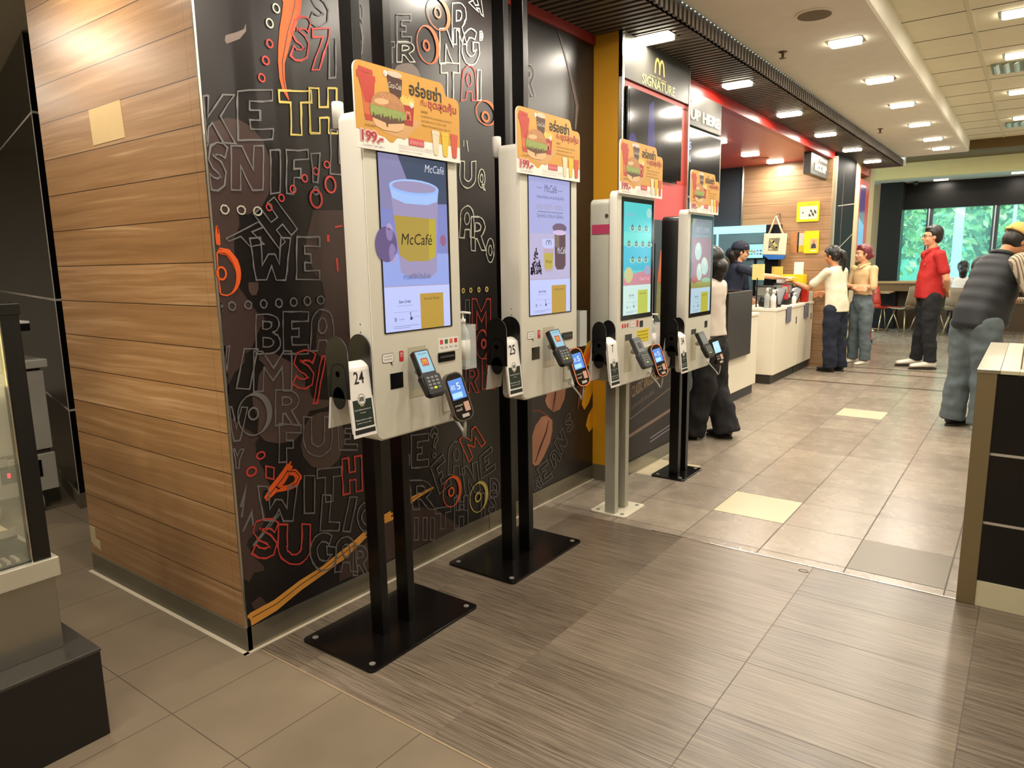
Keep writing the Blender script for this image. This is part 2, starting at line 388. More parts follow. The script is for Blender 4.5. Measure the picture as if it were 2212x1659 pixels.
b = MB(); b.box((-3.4, 11.95, 0), (-2.35, 12.05, 2.9), 'cream_wall'); struct(b, 'wall_niche')
# window end of the room
b = MB(); b.box((-5, 14.3, 2.70), (4.5, 14.5, 3.0), 'cream_beam'); struct(b, 'wall_beam')
b = MB(); b.box((-5, 14.5, 2.70), (4.5, 15.6, 2.8), 'grey_soffit'); struct(b, 'ceiling_window')
b = MB(); b.box((-5, 15.4, 2.22), (4.5, 15.6, 2.70), 'black_valance'); struct(b, 'wall_valance')
b = MB(); b.box((-5, 15.4, 0), (4.5, 15.6, .84), M('bar_front_tile', '6b5a44', .5)); b.box((-5, 15.3, 0), (-2.46, 15.6, 2.70), 'tan_panel'); struct(b, 'wall_window')
b = MB(); b.box((-2.46, 15.02, 0), (-2.08, 15.35, 2.70), M('column_black', '0a0c10', .35, vary=0, spec=.35)); struct(b, 'wall_column')
M('glass_teal', '9ff0ee', .03); MATS['glass_teal'].node_tree.nodes['Principled BSDF'].inputs['Alpha'].default_value = .18
M('window_frame', '39434c', .5)
for i, (x0, x1) in enumerate(((-2.46, -1.72), (-1.62, -.70), (-.60, 1.6), (1.7, 4.4))):
    b = MB(); b.box((x0, 15.48, .84), (x1, 15.49, 2.22), 'glass_teal')
    b.box((x1, 15.42, .84), (x1+.1, 15.55, 2.22), 'window_frame'); b.box((x1+.03, 15.40, .84), (x1+.05, 15.42, 2.22), M('frame_light', 'b9c6cc', .4)); struct(b, 'window_%d' % (i+1))
# enclosing walls that the camera does not look at, so that light stays in the room
b = MB(); b.box((4.5, -4, 0), (4.6, 15.6, 3.0), M('white_wall', 'e8e2d4', .8)); struct(b, 'wall_right')
b = MB(); b.box((-9, -4.1, 0), (4.6, -4, 3.0), 'white_wall'); struct(b, 'wall_rear')
b = MB(); b.box((-9.1, -4, 0), (-9, 4.1, 3.0), 'white_wall'); b.box((-9, 4.0, 0), (-4.6, 4.1, 3), 'cream_wall'); struct(b, 'wall_far_service')
# black tiled wall behind the display case
P0 = Vector((-4.285, 1.63, 0)); P1 = P0+Vector((-.975, .222, 0))*4.2; P2 = P0+Vector((0, 2.0, 0))
b = MB(); b.hexa([P1, P0, P2, P1+Vector((0, 1.2, 0)), P1+Vector((0, 0, 2.55)), P0+Vector((0, 0, 2.55)), P2+Vector((0, 0, 2.55)), P1+Vector((0, 1.2, 2.55))], 'black_tile')
m = frame(P0+Vector((0, 0, 0)), (.975, -.222, 0), (0, 0, 1)); b.at(m)
for zz in (.57, 1.185, 2.16): b.stroke([(-4, zz), (0, zz)], .012, 0, .001, 'tile_joint')
b.stroke([(-.008, .09), (-.008, 2.55)], .016, 0, .002, 'tile_joint')
b.at(FX(P0.x))
for zz in (.57, 1.185, 2.16): b.stroke([(1.63, zz), (3.4, zz)], .012, 0, .001, 'tile_joint')
struct(b, 'wall_tiled')
b = MB(); b.hexa([P1+Vector((0, -.012, 0)), P0+Vector((.012, -.012, 0)), P2+Vector((.012, 0, 0)), P1+Vector((0, 1.2, 0))]+[q+Vector((0, 0, .085)) for q in (P1+Vector((0, -.012, 0)), P0+Vector((.012, -.012, 0)), P2+Vector((.012, 0, 0)), P1+Vector((0, 1.2, 0)))], 'grey_skirt'); struct(b, 'baseboard_tiled')

# ================================================================== ceilings
b = MB()
b.box((-2.14, -4, 2.612), (-1.655, 11.55, 2.70), 'slat_gap')
y = -3.98
while y < 11.52:
    b.box((-2.127, y, 2.60), (-1.64, y+.030, 2.62), 'slat_brown'); b.box((-1.655, y, 2.60), (-1.625, y+.030, 2.69), 'slat_brown'); y += .058
struct(b, 'ceiling_slats')
b = MB(); b.box((-9, -4, 2.56), (-2.14, 4.0, 2.7), 'white_ceiling'); struct(b, 'ceiling_service')
b = MB(); b.box((-1.655, -4, 2.70), (-.84, 11.4, 2.95), 'white_ceiling'); b.box((-2.4, 11.56, 2.6), (-1.6, 11.6, 2.95), 'white_ceiling')
struct(b, 'ceiling_main', bev=.02)
b = MB(); b.box((-.84, -4, 2.84), (4.5, 11.4, 3.0), 'tile_ceiling')
x = -.84+.37
while x < 4.5: b.box((x-.012, -4, 2.834), (x+.012, 11.4, 2.84), 'tee_bar'); x += .61
y = -3.8
while y < 11.3:
    b.box((-.84, y-.003, 2.838), (4.5, y+.003, 2.84), 'slat_gap'); y += .545
struct(b, 'ceiling_grid')
b = MB(); b.box((-5, 11.4, 2.95), (4.5, 14.4, 3.05), M('shaded_recess', '6a5834', .9)); b.box((-3.4, 11.55, 2.6), (-2.14, 12.0, 3.0), 'shaded_recess')  # shade of the raised recess is put into its brown colour
b.box((-.84, 11.36, 2.72), (4.5, 11.5, 3.0), 'shaded_recess'); struct(b, 'ceiling_recess')

# ================================================================== lamps of the room
def downlight(x, y, z, sx, sy, power, label, group, vis=True, glow='lamp_glow'):
    r = empty('ceiling_light', (x, y, z), label, 'ceiling light', group)
    b = MB(Matrix.Translation((x, y, z)))
    b.rect(-sx/2-.015, -sy/2-.015, sx/2+.015, sy/2+.015, -.004, 0, 'chrome_trim', .02); b.build('trim_ring', parent=r)
    b = MB(Matrix.Translation((x, y, z))); b.poly(rr(-sx/2, -sy/2, sx/2, sy/2, .02), -.019, -.0045, glow); b.build('diffuser', parent=r)
    a = area((x, y, z-.02), sx, sy, power); a.name = 'lamp_light'; a.parent = r; a.matrix_parent_inverse = r.matrix_world.inverted()
    return r
nth = ['nearest', 'second', 'third', 'fourth', 'fifth', 'farthest']
for i, y in enumerate((3.95, 5.33, 6.68, 8.01, 9.33, 10.62)):
    downlight(-1.86, y, 2.60, .19, .125, 15, '%s of the six recessed lights in the dark slatted ceiling band' % nth[i], 'lights in the slatted band')
for i, y in enumerate((5.12, 6.34, 7.48, 8.68, 9.84, 10.75)):
    downlight(-1.10, y, 2.70, .18, .125, 15, '%s of the six recessed lights in the smooth white ceiling' % nth[i], 'lights in the white ceiling')
for i, (x, y) in enumerate(((-.22, 5.7), (-.235, 6.85), (-.25, 8.35), (-.25, 9.9))):
    downlight(x, y, 2.84, .18, .125, 13, '%s light in the tiled grid ceiling at the right edge' % ('nearest', 'second', 'third', 'fourth')[i], 'lights in the grid ceiling')
for i, (x, y) in enumerate(((-2.70, 7.2), (-2.72, 8.3), (-2.68, 9.12))):
    downlight(x, y, 2.52, .18, .115, 13, ('light nearest the order screen in the red kitchen ceiling', 'middle light in the red kitchen ceiling', 'light in the red ceiling close to the wooden back wall')[i], 'lights in the red ceiling')
for i, (x, y) in enumerate(((-1.50, 15.05), (-.35, 14.75))):
    downlight(x, y, 2.70, .22, .12, 10, ('light in the grey soffit above the black column and window', 'light in the grey soffit at the right edge above the window')[i], 'lights in the window soffit', glow='lamp_glow_far')
# the same fittings go on overhead and behind the photographer
for x, y, z in ((-1.86, 2.6, 2.6), (-1.86, 1.25, 2.6), (-1.86, -.1, 2.6), (-1.10, 3.9, 2.7), (-1.10, 2.7, 2.7), (-1.10, 1.5, 2.7), (-1.1, .3, 2.7), (-1.1, -1.2, 2.7), (-.23, 4.5, 2.84), (-.23, 2.2, 2.84), (.9, 1.0, 2.84), (.9, 3.4, 2.84), (.9, 6.0, 2.84), (.9, 9, 2.84), (2.6, 2.2, 2.84), (2.6, 6, 2.84), (2.6, 10, 2.84), (-2.75, .95, 2.56), (-4.2, .6, 2.56), (-3.3, -1.0, 2.56), (-5.6, .4, 2.56), (-.2, -1.5, 2.84), (1.6, -1.8, 2.84)):
    downlight(x, y, z, .18, .10, 14, 'recessed ceiling light above and behind the camera', 'lights outside the view')
for x, y in ((-3.7, 6.2), (-3.7, 7.8), (-4.1, 5.2)): downlight(x, y, 2.52, .18, .10, 14, 'ceiling light inside the kitchen, out of sight', 'lights outside the view')
for x in (-1.6, -.2, 1.4, 3.0): downlight(x, 13.0, 2.95, .18, .10, 16, 'unseen lamp added in the raised recess to light the beam', 'lights outside the view')  # unseen lamps added to brighten the cream beam
# ================================================================== kiosks
M('kiosk_white', 'dedad0', .32, vary=.02); M('kiosk_front', 'd0ccbd', .35, vary=.02); M('kiosk_grey', 'a9a79c', .42, vary=.03)
M('bezel', '0a0b10', .12, vary=0); M('paper_white', 'e6e2dc', .5, vary=.02); M('dark_green', '16261e', .5); M('ink', '15171a', .5, vary=0)
M('silver_post', 'a9a798', .38, .25, vary=.03); M('pale_plate', 'c9c3ae', .5); M('black_post', '0c0a09', .28, .2, vary=0); M('black_base', '0e0b0a', .2, .2, vary=0)
M('base_bolt', '8b8680', .5, .5); M('logo_yellow', 'e2c23a', .5, vary=0); M('phone_red', 'c0303a', .4); M('magenta_label', 'a8365a', .5)
M('reader_grey', '3a3c3e', .4); M('key_grey', '6c7072', .4); M('key_yellow', 'c8cc3a', .4); M('key_green', '3f6a4c', .4); M('recess_cream', 'b8b199', .5)
M('screen_glow_blue', 'a9d4ea', .2, emis=1.0); M('mc_red', 'c84a32', .3, emis=.5); M('handheld_blue', '5b8ad8', .2, emis=1.0); M('handheld_pale', 'a8d8ee', .2, emis=1.0)
M('handheld_grey', '6d645a', .3, .5); M('handheld_black', '17110f', .15, vary=0); M('neon_orange', 'ff8a58', .3, emis=.8); M('clear_plastic', 'e8ecea', .08); MATS['clear_plastic'].node_tree.nodes['Principled BSDF'].inputs['Alpha'].default_value = .22
M('bottle_clear', 'c9cfca', .1); MATS['bottle_clear'].node_tree.nodes['Principled BSDF'].inputs['Alpha'].default_value = .55
M('soft_text', '8f8a9c', .6, vary=0)
M('board_amber', 'cc963e', .38, vary=.03); M('board_edge', 'ece6dc', .4); M('tumbler_red', 'b8392c', .45); M('tumbler_clear', 'c8663a', .4); M('bun', 'b07a4c', .5, vary=.25, vs_=60); M('bun_light', 'd8ae80', .5); M('lettuce', '8b9a52', .5, vary=.3, vs_=120); M('patty', '5a3a24', .5); M('cola', '4a2a24', .35); M('cola_rim', 'c9b8a4', .4); M('fry', 'e0bc5c', .5); M('fry_box', 'a02c26', .4); M('price_red', 'a83a40', .4); M('price_pink', 'e8b8b4', .4); M('small_text', '6a5232', .6, vary=0); M('tag_red', 'c84a50', .4); M('cup_cream', 'd8cdb0', .4); M('cup_yellow', 'd8b838', .4); M('cup_red', 'c8523c', .4)

SCR = {}
def em(name, col, e=1.0):
    n = 'scr_'+name
    if n not in MATS: M(n, col, .12, emis=e)
    return n
def arches(b, u0, v0, w, h, n, m, th=.16):
    """the two tall arches: three feet, joined"""
    P = []
    for k in (0, 1):
        cx = u0+w*(.27+.46*k)
        pts = []
        for i in range(13):
            a = PI*i/12; pts.append((cx-math.cos(a)*w*.22, v0+h*.30+math.sin(a)*h*.68))
        pts = [(cx-w*.25, v0)]+pts+[(cx+w*(.25 if k else .22), v0 if k else v0+h*.1)]
        b.stroke(pts, w*th, n, n, m)

def screen_cafe(b, u0, v0, u1, v1):
    """cup advert with the start-order strip below"""
    W_, H_ = u1-u0, v1-v0; X = lambda a: u0+a*W_; Y = lambda c: v0+c*H_; n = .0022
    b.rect(u0, v0, u1, v1, 0, .002, em('violet', '8088c8', .8))
    b.poly([(X(0), Y(.72)), (X(1), Y(.75)), (X(1), Y(1)), (X(0), Y(1))], n, n, em('dusk', '4a5a78', .55)); n += .0002
    b.poly([(X(0), Y(.7)), (X(0), Y(1)), (X(.27), Y(1)), (X(.42), Y(.84)), (X(.40), Y(.70))], n, n, em('mauve', '8a88b4', .75))
    b.rect(X(0), Y(.26), X(1), Y(.45), n, n, em('periwinkle', '8ea0e0', .9)); n += .0002
    b.disc(X(.06), Y(.50), W_*.15, H_*.10, n, n, em('hand', '6a5a8c', .7)); b.disc(X(.11), Y(.57), W_*.05, H_*.05, n, n, em('finger', 'b09cc8', .8)); b.disc(X(.14), Y(.45), W_*.05, H_*.055, n, n, em('finger', 'b09cc8', .8)); b.disc(X(.92), Y(.53), W_*.05, H_*.035, n, n, em('thumb', '9a6a90', .7)); n += .0002
    b.poly([(X(.14), Y(.83)), (X(.86), Y(.83)), (X(.80), Y(.34)), (X(.70), Y(.305)), (X(.40), Y(.305)), (X(.25), Y(.34))], n, n, em('cup', '9c94bc', .8)); n += .0002
    b.poly([(X(.18), Y(.665)), (X(.80), Y(.655)), (X(.78), Y(.43)), (X(.66), Y(.405)), (X(.36), Y(.405)), (X(.24), Y(.44))], n, n, em('label', 'b09848', .75))
    b.poly([(X(.70), Y(.655)), (X(.80), Y(.655)), (X(.78), Y(.43)), (X(.68), Y(.41))], n+.0001, n+.0001, em('label_bright', 'b8a83a', .8)); n += .0002
    b.disc(X(.50), Y(.83), W_*.37, H_*.045, n, n, em('rim', '9ab8ec', .95)); b.poly([(X(.13), Y(.83)), (X(.87), Y(.83)), (X(.84), Y(.76)), (X(.68), Y(.735)), (X(.35), Y(.735)), (X(.17), Y(.76))], n, n, em('rim', '9ab8ec', .95))
    b.disc(X(.50), Y(.832), W_*.33, H_*.032, n+.0002, n+.0002, em('cup', '9c94bc', .8)); n += .0004
    b.text('McCafé', X(.27), Y(.50), W_*.46, H_*.065, n, em('ink', '3a3428', .3), shear=.15)
    b.text('McCafé', X(.66), Y(.925), W_*.30, H_*.045, n, em('pale', 'c8ccd8', .9), shear=.15)
    b.text('กาแฟที่สั่งได้แล้วค่ะ', X(.28), Y(.30), W_*.42, H_*.035, n, em('navytext', '4a6aa8', .6))
    start_strip(b, u0, v0, u1, v0+H_*.262, 'orange')
def start_strip(b, u0, v0, u1, v1, kind):
    W_, H_ = u1-u0, v1-v0; X = lambda a: u0+a*W_; Y = lambda c: v0+c*H_
    bg, ye = {'orange': ('b4bef0', 'b8953e'), 'lime': ('c0dcd8', 'bcc85a'), 'plain': ('a8c4d4', 'b8b440')}[kind]
    b.rect(u0, v0, u1, v1, .0026, .0028, em('bg'+kind, bg, .95)); b.rect(u0, v1-.0015, u1, v1, .0028, .003, em('rule', 'b08a78', .8))
    b.rect(X(.52), v0, X(.89), Y(.81), .0028, .003, em('ye'+kind, ye, .8))
    n = .0031; k = em('text', '333a66', .3); g = em('softtext', '8088b8', .8)
    b.text('Start Order', X(.20), Y(.62), W_*.18, H_*.07, n, k, bold=.01); b.text('To get yourself something', X(.18), Y(.545), W_*.22, H_*.04, n, g)
    b.text('Scan & Order', X(.58), Y(.66), W_*.25, H_*.065, n, em('olive', '6a5a28', .4)); b.rect(X(.12), Y(.42), X(.49), Y(.426), n, n, g)
    b.disc(X(.37), Y(.26), W_*.014, H_*.035, n, n, k, 12); b.stroke([(X(.365), Y(.36)), (X(.37), Y(.29)), (X(.39), Y(.285)), (X(.395), Y(.235))], W_*.008, n, n, k); b.disc(X(.362), Y(.385), W_*.008, H_*.018, n, n, k, 10)
    b.rect(X(.13), Y(.22), X(.155), Y(.31), n, n, g); b.text('Language', X(.19), Y(.24), W_*.08, H_*.05, n, g); b.text('Accessibility', X(.42), Y(.28), W_*.08, H_*.03, n, g)
    b.rect(X(.11), Y(.105), X(.49), Y(.115), n, n, g); b.rect(X(.11), Y(.065), X(.36), Y(.075), n, n, g)
def screen_cafe2(b, u0, v0, u1, v1):
    W_, H_ = u1-u0, v1-v0; X = lambda a: u0+a*W_; Y = lambda c: v0+c*H_; n = .0022
    b.rect(u0, v0, u1, v1, 0, .002, em('lilac', 'a4a8dc', .85)); b.rect(u0, Y(.262), u1, Y(.60), n, n, em('lilac2', 'b4aed4', .85)); n += .0002
    g = em('greyviolet', '6f7498', .5)
    b.text('McCafé', X(.36), Y(.90), W_*.30, H_*.055, n, g, shear=.15); b.rect(X(.18), Y(.925), X(.31), Y(.928), n, n, g); b.rect(X(.69), Y(.918), X(.8), Y(.921), n, n, g)
    b.text('กลมกล่อม หอมกรุ่นกับ', X(.18), Y(.845), W_*.66, H_*.035, n, g); b.text('อาราบิก้า 100%', X(.18), Y(.775), W_*.64, H_*.045, n, em('tanlilac', 'a09ab0', .8)); b.rect(X(.2), Y(.755), X(.82), Y(.759), n, n, g); b.text('ไม่หนักไป ทำดีมาก ใส่ใจกัน', X(.18), Y(.715), W_*.64, H_*.03, n, g)
    for i in range(120):
        a, c = random.random(), random.random(); uu = .03+.24*a; vv = .30+.20*c*(1-abs(a-.5)*1.6)
        if uu < .28: b.disc(X(uu), Y(max(.28, vv)), W_*.016, H_*.007, n, n, em('bean', '4a3a54', .3), 8, rot=c*3)
    b.poly([(X(.60), Y(.60)), (X(.88), Y(.60)), (X(.88), Y(.36)), (X(.82), Y(.33)), (X(.66), Y(.33)), (X(.61), Y(.36))], n, n, em('glass', '6a4a5c', .5)); b.poly([(X(.60), Y(.60)), (X(.72), Y(.60)), (X(.72), Y(.50)), (X(.61), Y(.50))], n+.0001, n+.0001, em('glass2', '8a7468', .6))
    b.disc(X(.73), Y(.645), W_*.18, H_*.035, n+.0002, n+.0002, em('ice', '7a6484', .6)); b.disc(X(.73), Y(.61), W_*.17, H_*.02, n+.0003, n+.0003, em('lid', 'c8b4dc', .9))
    b.poly([(X(.30), Y(.56)), (X(.60), Y(.56)), (X(.60), Y(.51)), (X(.55), Y(.49)), (X(.35), Y(.49)), (X(.30), Y(.51))], n+.0004, n+.0004, em('lidw', 'b4bce8', .95))
    b.poly([(X(.33), Y(.49)), (X(.57), Y(.49)), (X(.55), Y(.33)), (X(.51), Y(.315)), (X(.38), Y(.315)), (X(.34), Y(.33))], n+.0005, n+.0005, em('cup2', 'b8a4b8', .8)); b.poly([(X(.335), Y(.455)), (X(.565), Y(.455)), (X(.55), Y(.35)), (X(.50), Y(.335)), (X(.39), Y(.335)), (X(.345), Y(.35))], n+.0006, n+.0006, em('label2', 'b8a84c', .8))
    arches(b, X(.39), Y(.515), W_*.13, H_*.035, n+.0007, g, .1); b.text('McCafé', X(.66), Y(.45), W_*.22, H_*.05, n+.0007, em('pale', 'c8ccd8', .9), shear=.15); b.text('McCafé', X(.38), Y(.38), W_*.14, H_*.025, n+.0008, em('olive', '6a5a28', .4))
    start_strip(b, u0, v0, u1, v0+H_*.262, 'orange')
def screen_teal(b, u0, v0, u1, v1):
    W_, H_ = u1-u0, v1-v0; X = lambda a: u0+a*W_; Y = lambda c: v0+c*H_; n = .0022
    b.rect(u0, v0, u1, v1, 0, .002, em('teal', '52c4c8', .9)); b.rect(u0, Y(.40), u1, Y(.62), n, n, em('aqua', '38b0cc', .9)); b.rect(u0, Y(.62), u1, Y(.74), n, n, em('teal2', '64cfc8', .9)); n += .0002
    b.poly([(X(0), Y(.26)), (X(1), Y(.26)), (X(1), Y(.41)), (X(.35), Y(.37)), (X(0), Y(.33))], n, n, em('rose', 'c88a98', .8)); n += .0002
    b.disc(X(.18), Y(.36), W_*.15, H_*.07, n, n, em('snack', 'c8c48c', .8)); b.disc(X(.86), Y(.40), W_*.12, H_*.045, n, n, em('snack2', '98a8c8', .8)); b.disc(X(.90), Y(.92), W_*.10, H_*.045, n, n, em('badge', '9ccfcc', .9)); b.text('เครื่องเขียน', X(.05), Y(.88), W_*.30, H_*.04, n, em('badgetext', 'a0a8d0', .8)); b.text('Chub Top!', X(.58), Y(.30), W_*.38, H_*.035, n, em('pinkt', 'f0b8d0', .9))
    for vv, us in ((.78, (.30, .55, .80)), (.64, (.18, .44, .68, .92)), (.50, (.32, .56, .80))):
        for uu in us:
            b.disc(X(uu), Y(vv-.01), W_*.11, H_*.024, n, n, em('pillow', '8fcfc4', .85)); b.poly(rr(X(uu)-W_*.045, Y(vv)-H_*.022, X(uu)+W_*.045, Y(vv)+H_*.018, W_*.02), n+.0002, n+.0002, em('charm', '2a5058', .25)); b.poly(rr(X(uu)-W_*.028, Y(vv)-H_*.014, X(uu)+W_*.028, Y(vv)+H_*.010, W_*.01), n+.0004, n+.0004, em('charm2', '9cb8a8', .7)); b.stroke([(X(uu), Y(vv+.018)), (X(uu), Y(vv+.03))], W_*.02, n+.0002, n+.0002, em('charm', '2a5058', .25))
    start_strip(b, u0, v0, u1, v0+H_*.27, 'lime')
def screen_wrap(b, u0, v0, u1, v1):
    W_, H_ = u1-u0, v1-v0; X = lambda a: u0+a*W_; Y = lambda c: v0+c*H_; n = .0022
    b.rect(u0, v0, u1, v1, 0, .002, em('plum', '9c5068', .7)); b.rect(u0, Y(.80), u1, v1, n, n, em('plumgrey', '7c6c7c', .6)); b.poly([(X(0), Y(.9)), (X(.22), Y(1)), (X(0), Y(1))], n+.0001, n+.0001, em('olivecorner', '8a9068', .7)); n += .0002
    b.text('SPICY LOVER', X(.2), Y(.86), W_*.66, H_*.055, n, em('lav', 'b0a0b8', .8)); b.text('HOT TASTE', X(.2), Y(.81), W_*.62, H_*.02, n, em('lav', 'b0a0b8', .8))
    for a, c, q, w in ((.32, .66, .3, .17), (.66, .50, -.4, .19), (.40, .44, .2, .14)):
        b.disc(X(a), Y(c), W_*w, H_*.095, n, n, em('wrapper', 'aebcb4', .85), rot=q); b.disc(X(a), Y(c+.05), W_*w*.6, H_*.04, n+.0002, n+.0002, em('wrapper2', 'c8c8b8', .85), rot=q)
    b.rect(X(0), Y(.27), X(1), Y(.34), n+.0003, n+.0003, em('olivefloor', '9a9a48', .7)); b.disc(X(.16), Y(.36), W_*.15, H_*.04, n+.0004, n+.0004, em('tomato', 'b03a30', .7)); b.disc(X(.75), Y(.35), W_*.24, H_*.025, n+.0004, n+.0004, em('leaf', '8cae8c', .8))
    start_strip(b, u0, v0, u1, v0+H_*.27, 'plain')

def promo_board(u0, v0, k, MT, loc_label, washed):
    """the die-cut yellow offer board on top of a kiosk; u0,v0 its lower left corner"""
    S = k; fr = MT
    P = lambda u, v: (u0+(u+.027)*S, v0+(v-1.683)*S)
    out = [(-.029, 1.683), (.435, 1.683)]
    def arc(cx, cy, r, a0, a1, n=5): return [(cx+r*math.cos(a0+(a1-a0)*i/n), cy+r*math.sin(a0+(a1-a0)*i/n)) for i in range(n+1)]
    out += arc(.412, 1.866, .023, 0, PI/2)+[(.372, 1.889)]+arc(.338, 1.903, .025, 0, PI/2)+arc(-.004, 1.903, .025, PI/2, PI)
    b = MB(fr); b.poly([P(*p) for p in out], -.003, .003, 'board_edge')
    n = .0034
    wave = [(-.028, 1.737), (.06, 1.728), (.085, 1.724), (.105, 1.712), (.118, 1.712), (.135, 1.727), (.16, 1.734), (.435, 1.734)]
    b.poly([P(*p) for p in wave+out[2:]], n, n, 'board_amber'); n += .0003
    E_ = lambda u, v, a, c, m, dn=0, rot=0: b.disc(*P(u, v), a*S, c*S, n+dn, n+dn, m, 20, rot)
    Q = lambda pts, m, dn=0: b.poly([P(*p) for p in pts], n+dn, n+dn, m)
    Q([(-.005, 1.768), (.10, 1.735), (.17, 1.728), (.25, 1.790), (.16, 1.80)], M('tray_tan', 'c99a64', .5))
    Q([(-.004, 1.862), (.050, 1.858), (.036, 1.765), (.008, 1.765)], 'tumbler_clear', .0003); Q([(-.012, 1.88), (.052, 1.878), (.045, 1.820), (.030, 1.814), (.010, 1.816)], 'tumbler_red', .0005); Q([(-.018, 1.900), (.054, 1.892), (.055, 1.876), (-.018, 1.880)], 'tumbler_red', .0006); Q([(-.010, 1.912), (.044, 1.908), (.046, 1.896), (-.012, 1.899)], 'tumbler_red', .0006); Q([(.006, 1.782), (.036, 1.780), (.036, 1.764), (.008, 1.765)], 'tumbler_red', .0006)
    Q([(.101, 1.908), (.167, 1.904), (.158, 1.832), (.118, 1.832)], 'cola', .0003); E_(.135, 1.914, .032, .009, 'cola_rim', .0005)
    b.text('Coca-Cola', *P(.105, 1.872), .055*S, .017*S, n+.0008, M('white_print', 'd8ccc0', .5), shear=.2)
    Q([(.160, 1.832), (.215, 1.832), (.207, 1.772), (.168, 1.772)], 'fry_box', .0005)
    for i in range(11): Q([(.158+i*.0052, 1.826), (.163+i*.0052, 1.826), (.161+i*.0058, 1.852+.012*((i*37) % 5)/5), (.155+i*.0058, 1.852+.012*((i*37) % 5)/5)], 'fry', .0004)
    arches(b, *P(.176, 1.788), .022*S, .026*S, n+.0008, M('arch_pink', 'd88a60', .5), .2); E_(.204, 1.836, .008, .009, 'board_edge', .0008); E_(.096, 1.910, .008, .009, 'board_edge', .0008)
    b.text('L', *P(.201, 1.831), .006*S, .010*S, n+.0011, 'fry_box'); b.text('L', *P(.093, 1.905), .006*S, .010*S, n+.0011, 'fry_box')
    Q([(.036, 1.776), (.170, 1.776), (.165, 1.757), (.135, 1.745), (.075, 1.745), (.045, 1.755)], 'bun_light', .0009); Q([(.033, 1.797), (.172, 1.792), (.172, 1.776), (.10, 1.765), (.035, 1.776)], 'patty', .0011); Q([(.088, 1.776), (.100, 1.776), (.098, 1.755), (.092, 1.757)], 'patty', .0012)
    lt = [(.028+.148*i/24, 1.790-.010*(i % 2)-.004*math.sin(i*2.1)) for i in range(25)]; Q(lt+[(.172, 1.812), (.10, 1.822), (.030, 1.815)], 'lettuce', .0013)
    Q([(.033, 1.812)]+[(.102+.070*math.cos(a), 1.815+.042*math.sin(a)) for a in [PI*(1-i/16) for i in range(17)]]+[(.172, 1.808)], 'bun', .0015); E_(.075, 1.826, .030, .009, 'bun_light', .0017, .1)
    for i in range(14): E_(.07+.075*((i*29) % 14)/14, 1.832+.020*((i*17) % 10)/10, .0022, .0013, 'bun_light', .0019)
    b.text('อร่อยซ่า', *P(.196, 1.866), .150*S, .045*S, n+.0009, 'ink', bold=.02, dy=-.001); b.text('กับ', *P(.246, 1.842), .028*S, .020*S, n+.0009, 'price_red'); b.text('ชุดสุดคุ้ม', *P(.280, 1.832), .140*S, .038*S, n+.0009, 'price_red', bold=.02)
    for i, (v, w, t_) in enumerate(((1.820, .030, 'แมคเซต'), (1.806, .146, 'ชาปูกิพอร์คเบอร์เกอร์ และข้าวไก่'), (1.792, .118, 'ซุปเปอร์แมควัน S | โค้ก S ฟรี'), (1.778, .140, '*พิเศษ McDonald\'s Swirl Cup 1 ใบ'))): b.text(t_, *P(.247, v), w*S, .008*S, n+.0009, 'small_text', dy=0)
    b.text('199.-', *P(-.014, 1.700), .094*S, .040*S, n+.0009, 'price_pink', bold=.09); b.text('199.-', *P(-.010, 1.704), .086*S, .032*S, n+.0013, 'price_red', bold=.035)
    b.text('เริ่มต้นเพียง', *P(.005, 1.748), .042*S, .007*S, n+.0009, 'small_text'); b.text('(ราคาปกติ 249-309.-)', *P(-.006, 1.689), .085*S, .008*S, n+.0009, 'soft_text')
    b.poly([P(*p) for p in rr(.186, 1.714, .256, 1.736, .003)], n+.0006, n+.0006, 'tag_red'); b.text('เลือกสะสม', *P(.191, 1.718), .060*S, .014*S, n+.0009, 'price_pink')
    for v, w in ((1.706, .155), (1.699, .148), (1.690, .105)): b.text('McDonald\'s Swirl Cup ราคาปกติ 149 บาท ซื้อคู่ชุดสุดคุ้ม', *P(.142, v), w*S, .0055*S, n+.0009, 'soft_text')
    for u, m in ((.294, 'cup_cream'), (.340, 'cup_yellow'), (.386, 'cup_red')):
        Q([(u+.001, 1.764), (u+.036, 1.762), (u+.030, 1.700), (u+.024, 1.696), (u+.012, 1.696), (u+.007, 1.700)], m, .0009); Q([(u-.001, 1.770), (u+.002, 1.774), (u+.033, 1.773), (u+.037, 1.769), (u+.037, 1.760), (u-.001, 1.762)], m, .0012)
    o = b.build('offer_board', org=Vector(fr.translation)+Vector((0, u0+.2, v0)))
    tag(o, loc_label, 'promotional board', 'offer boards on the kiosks')
    return o

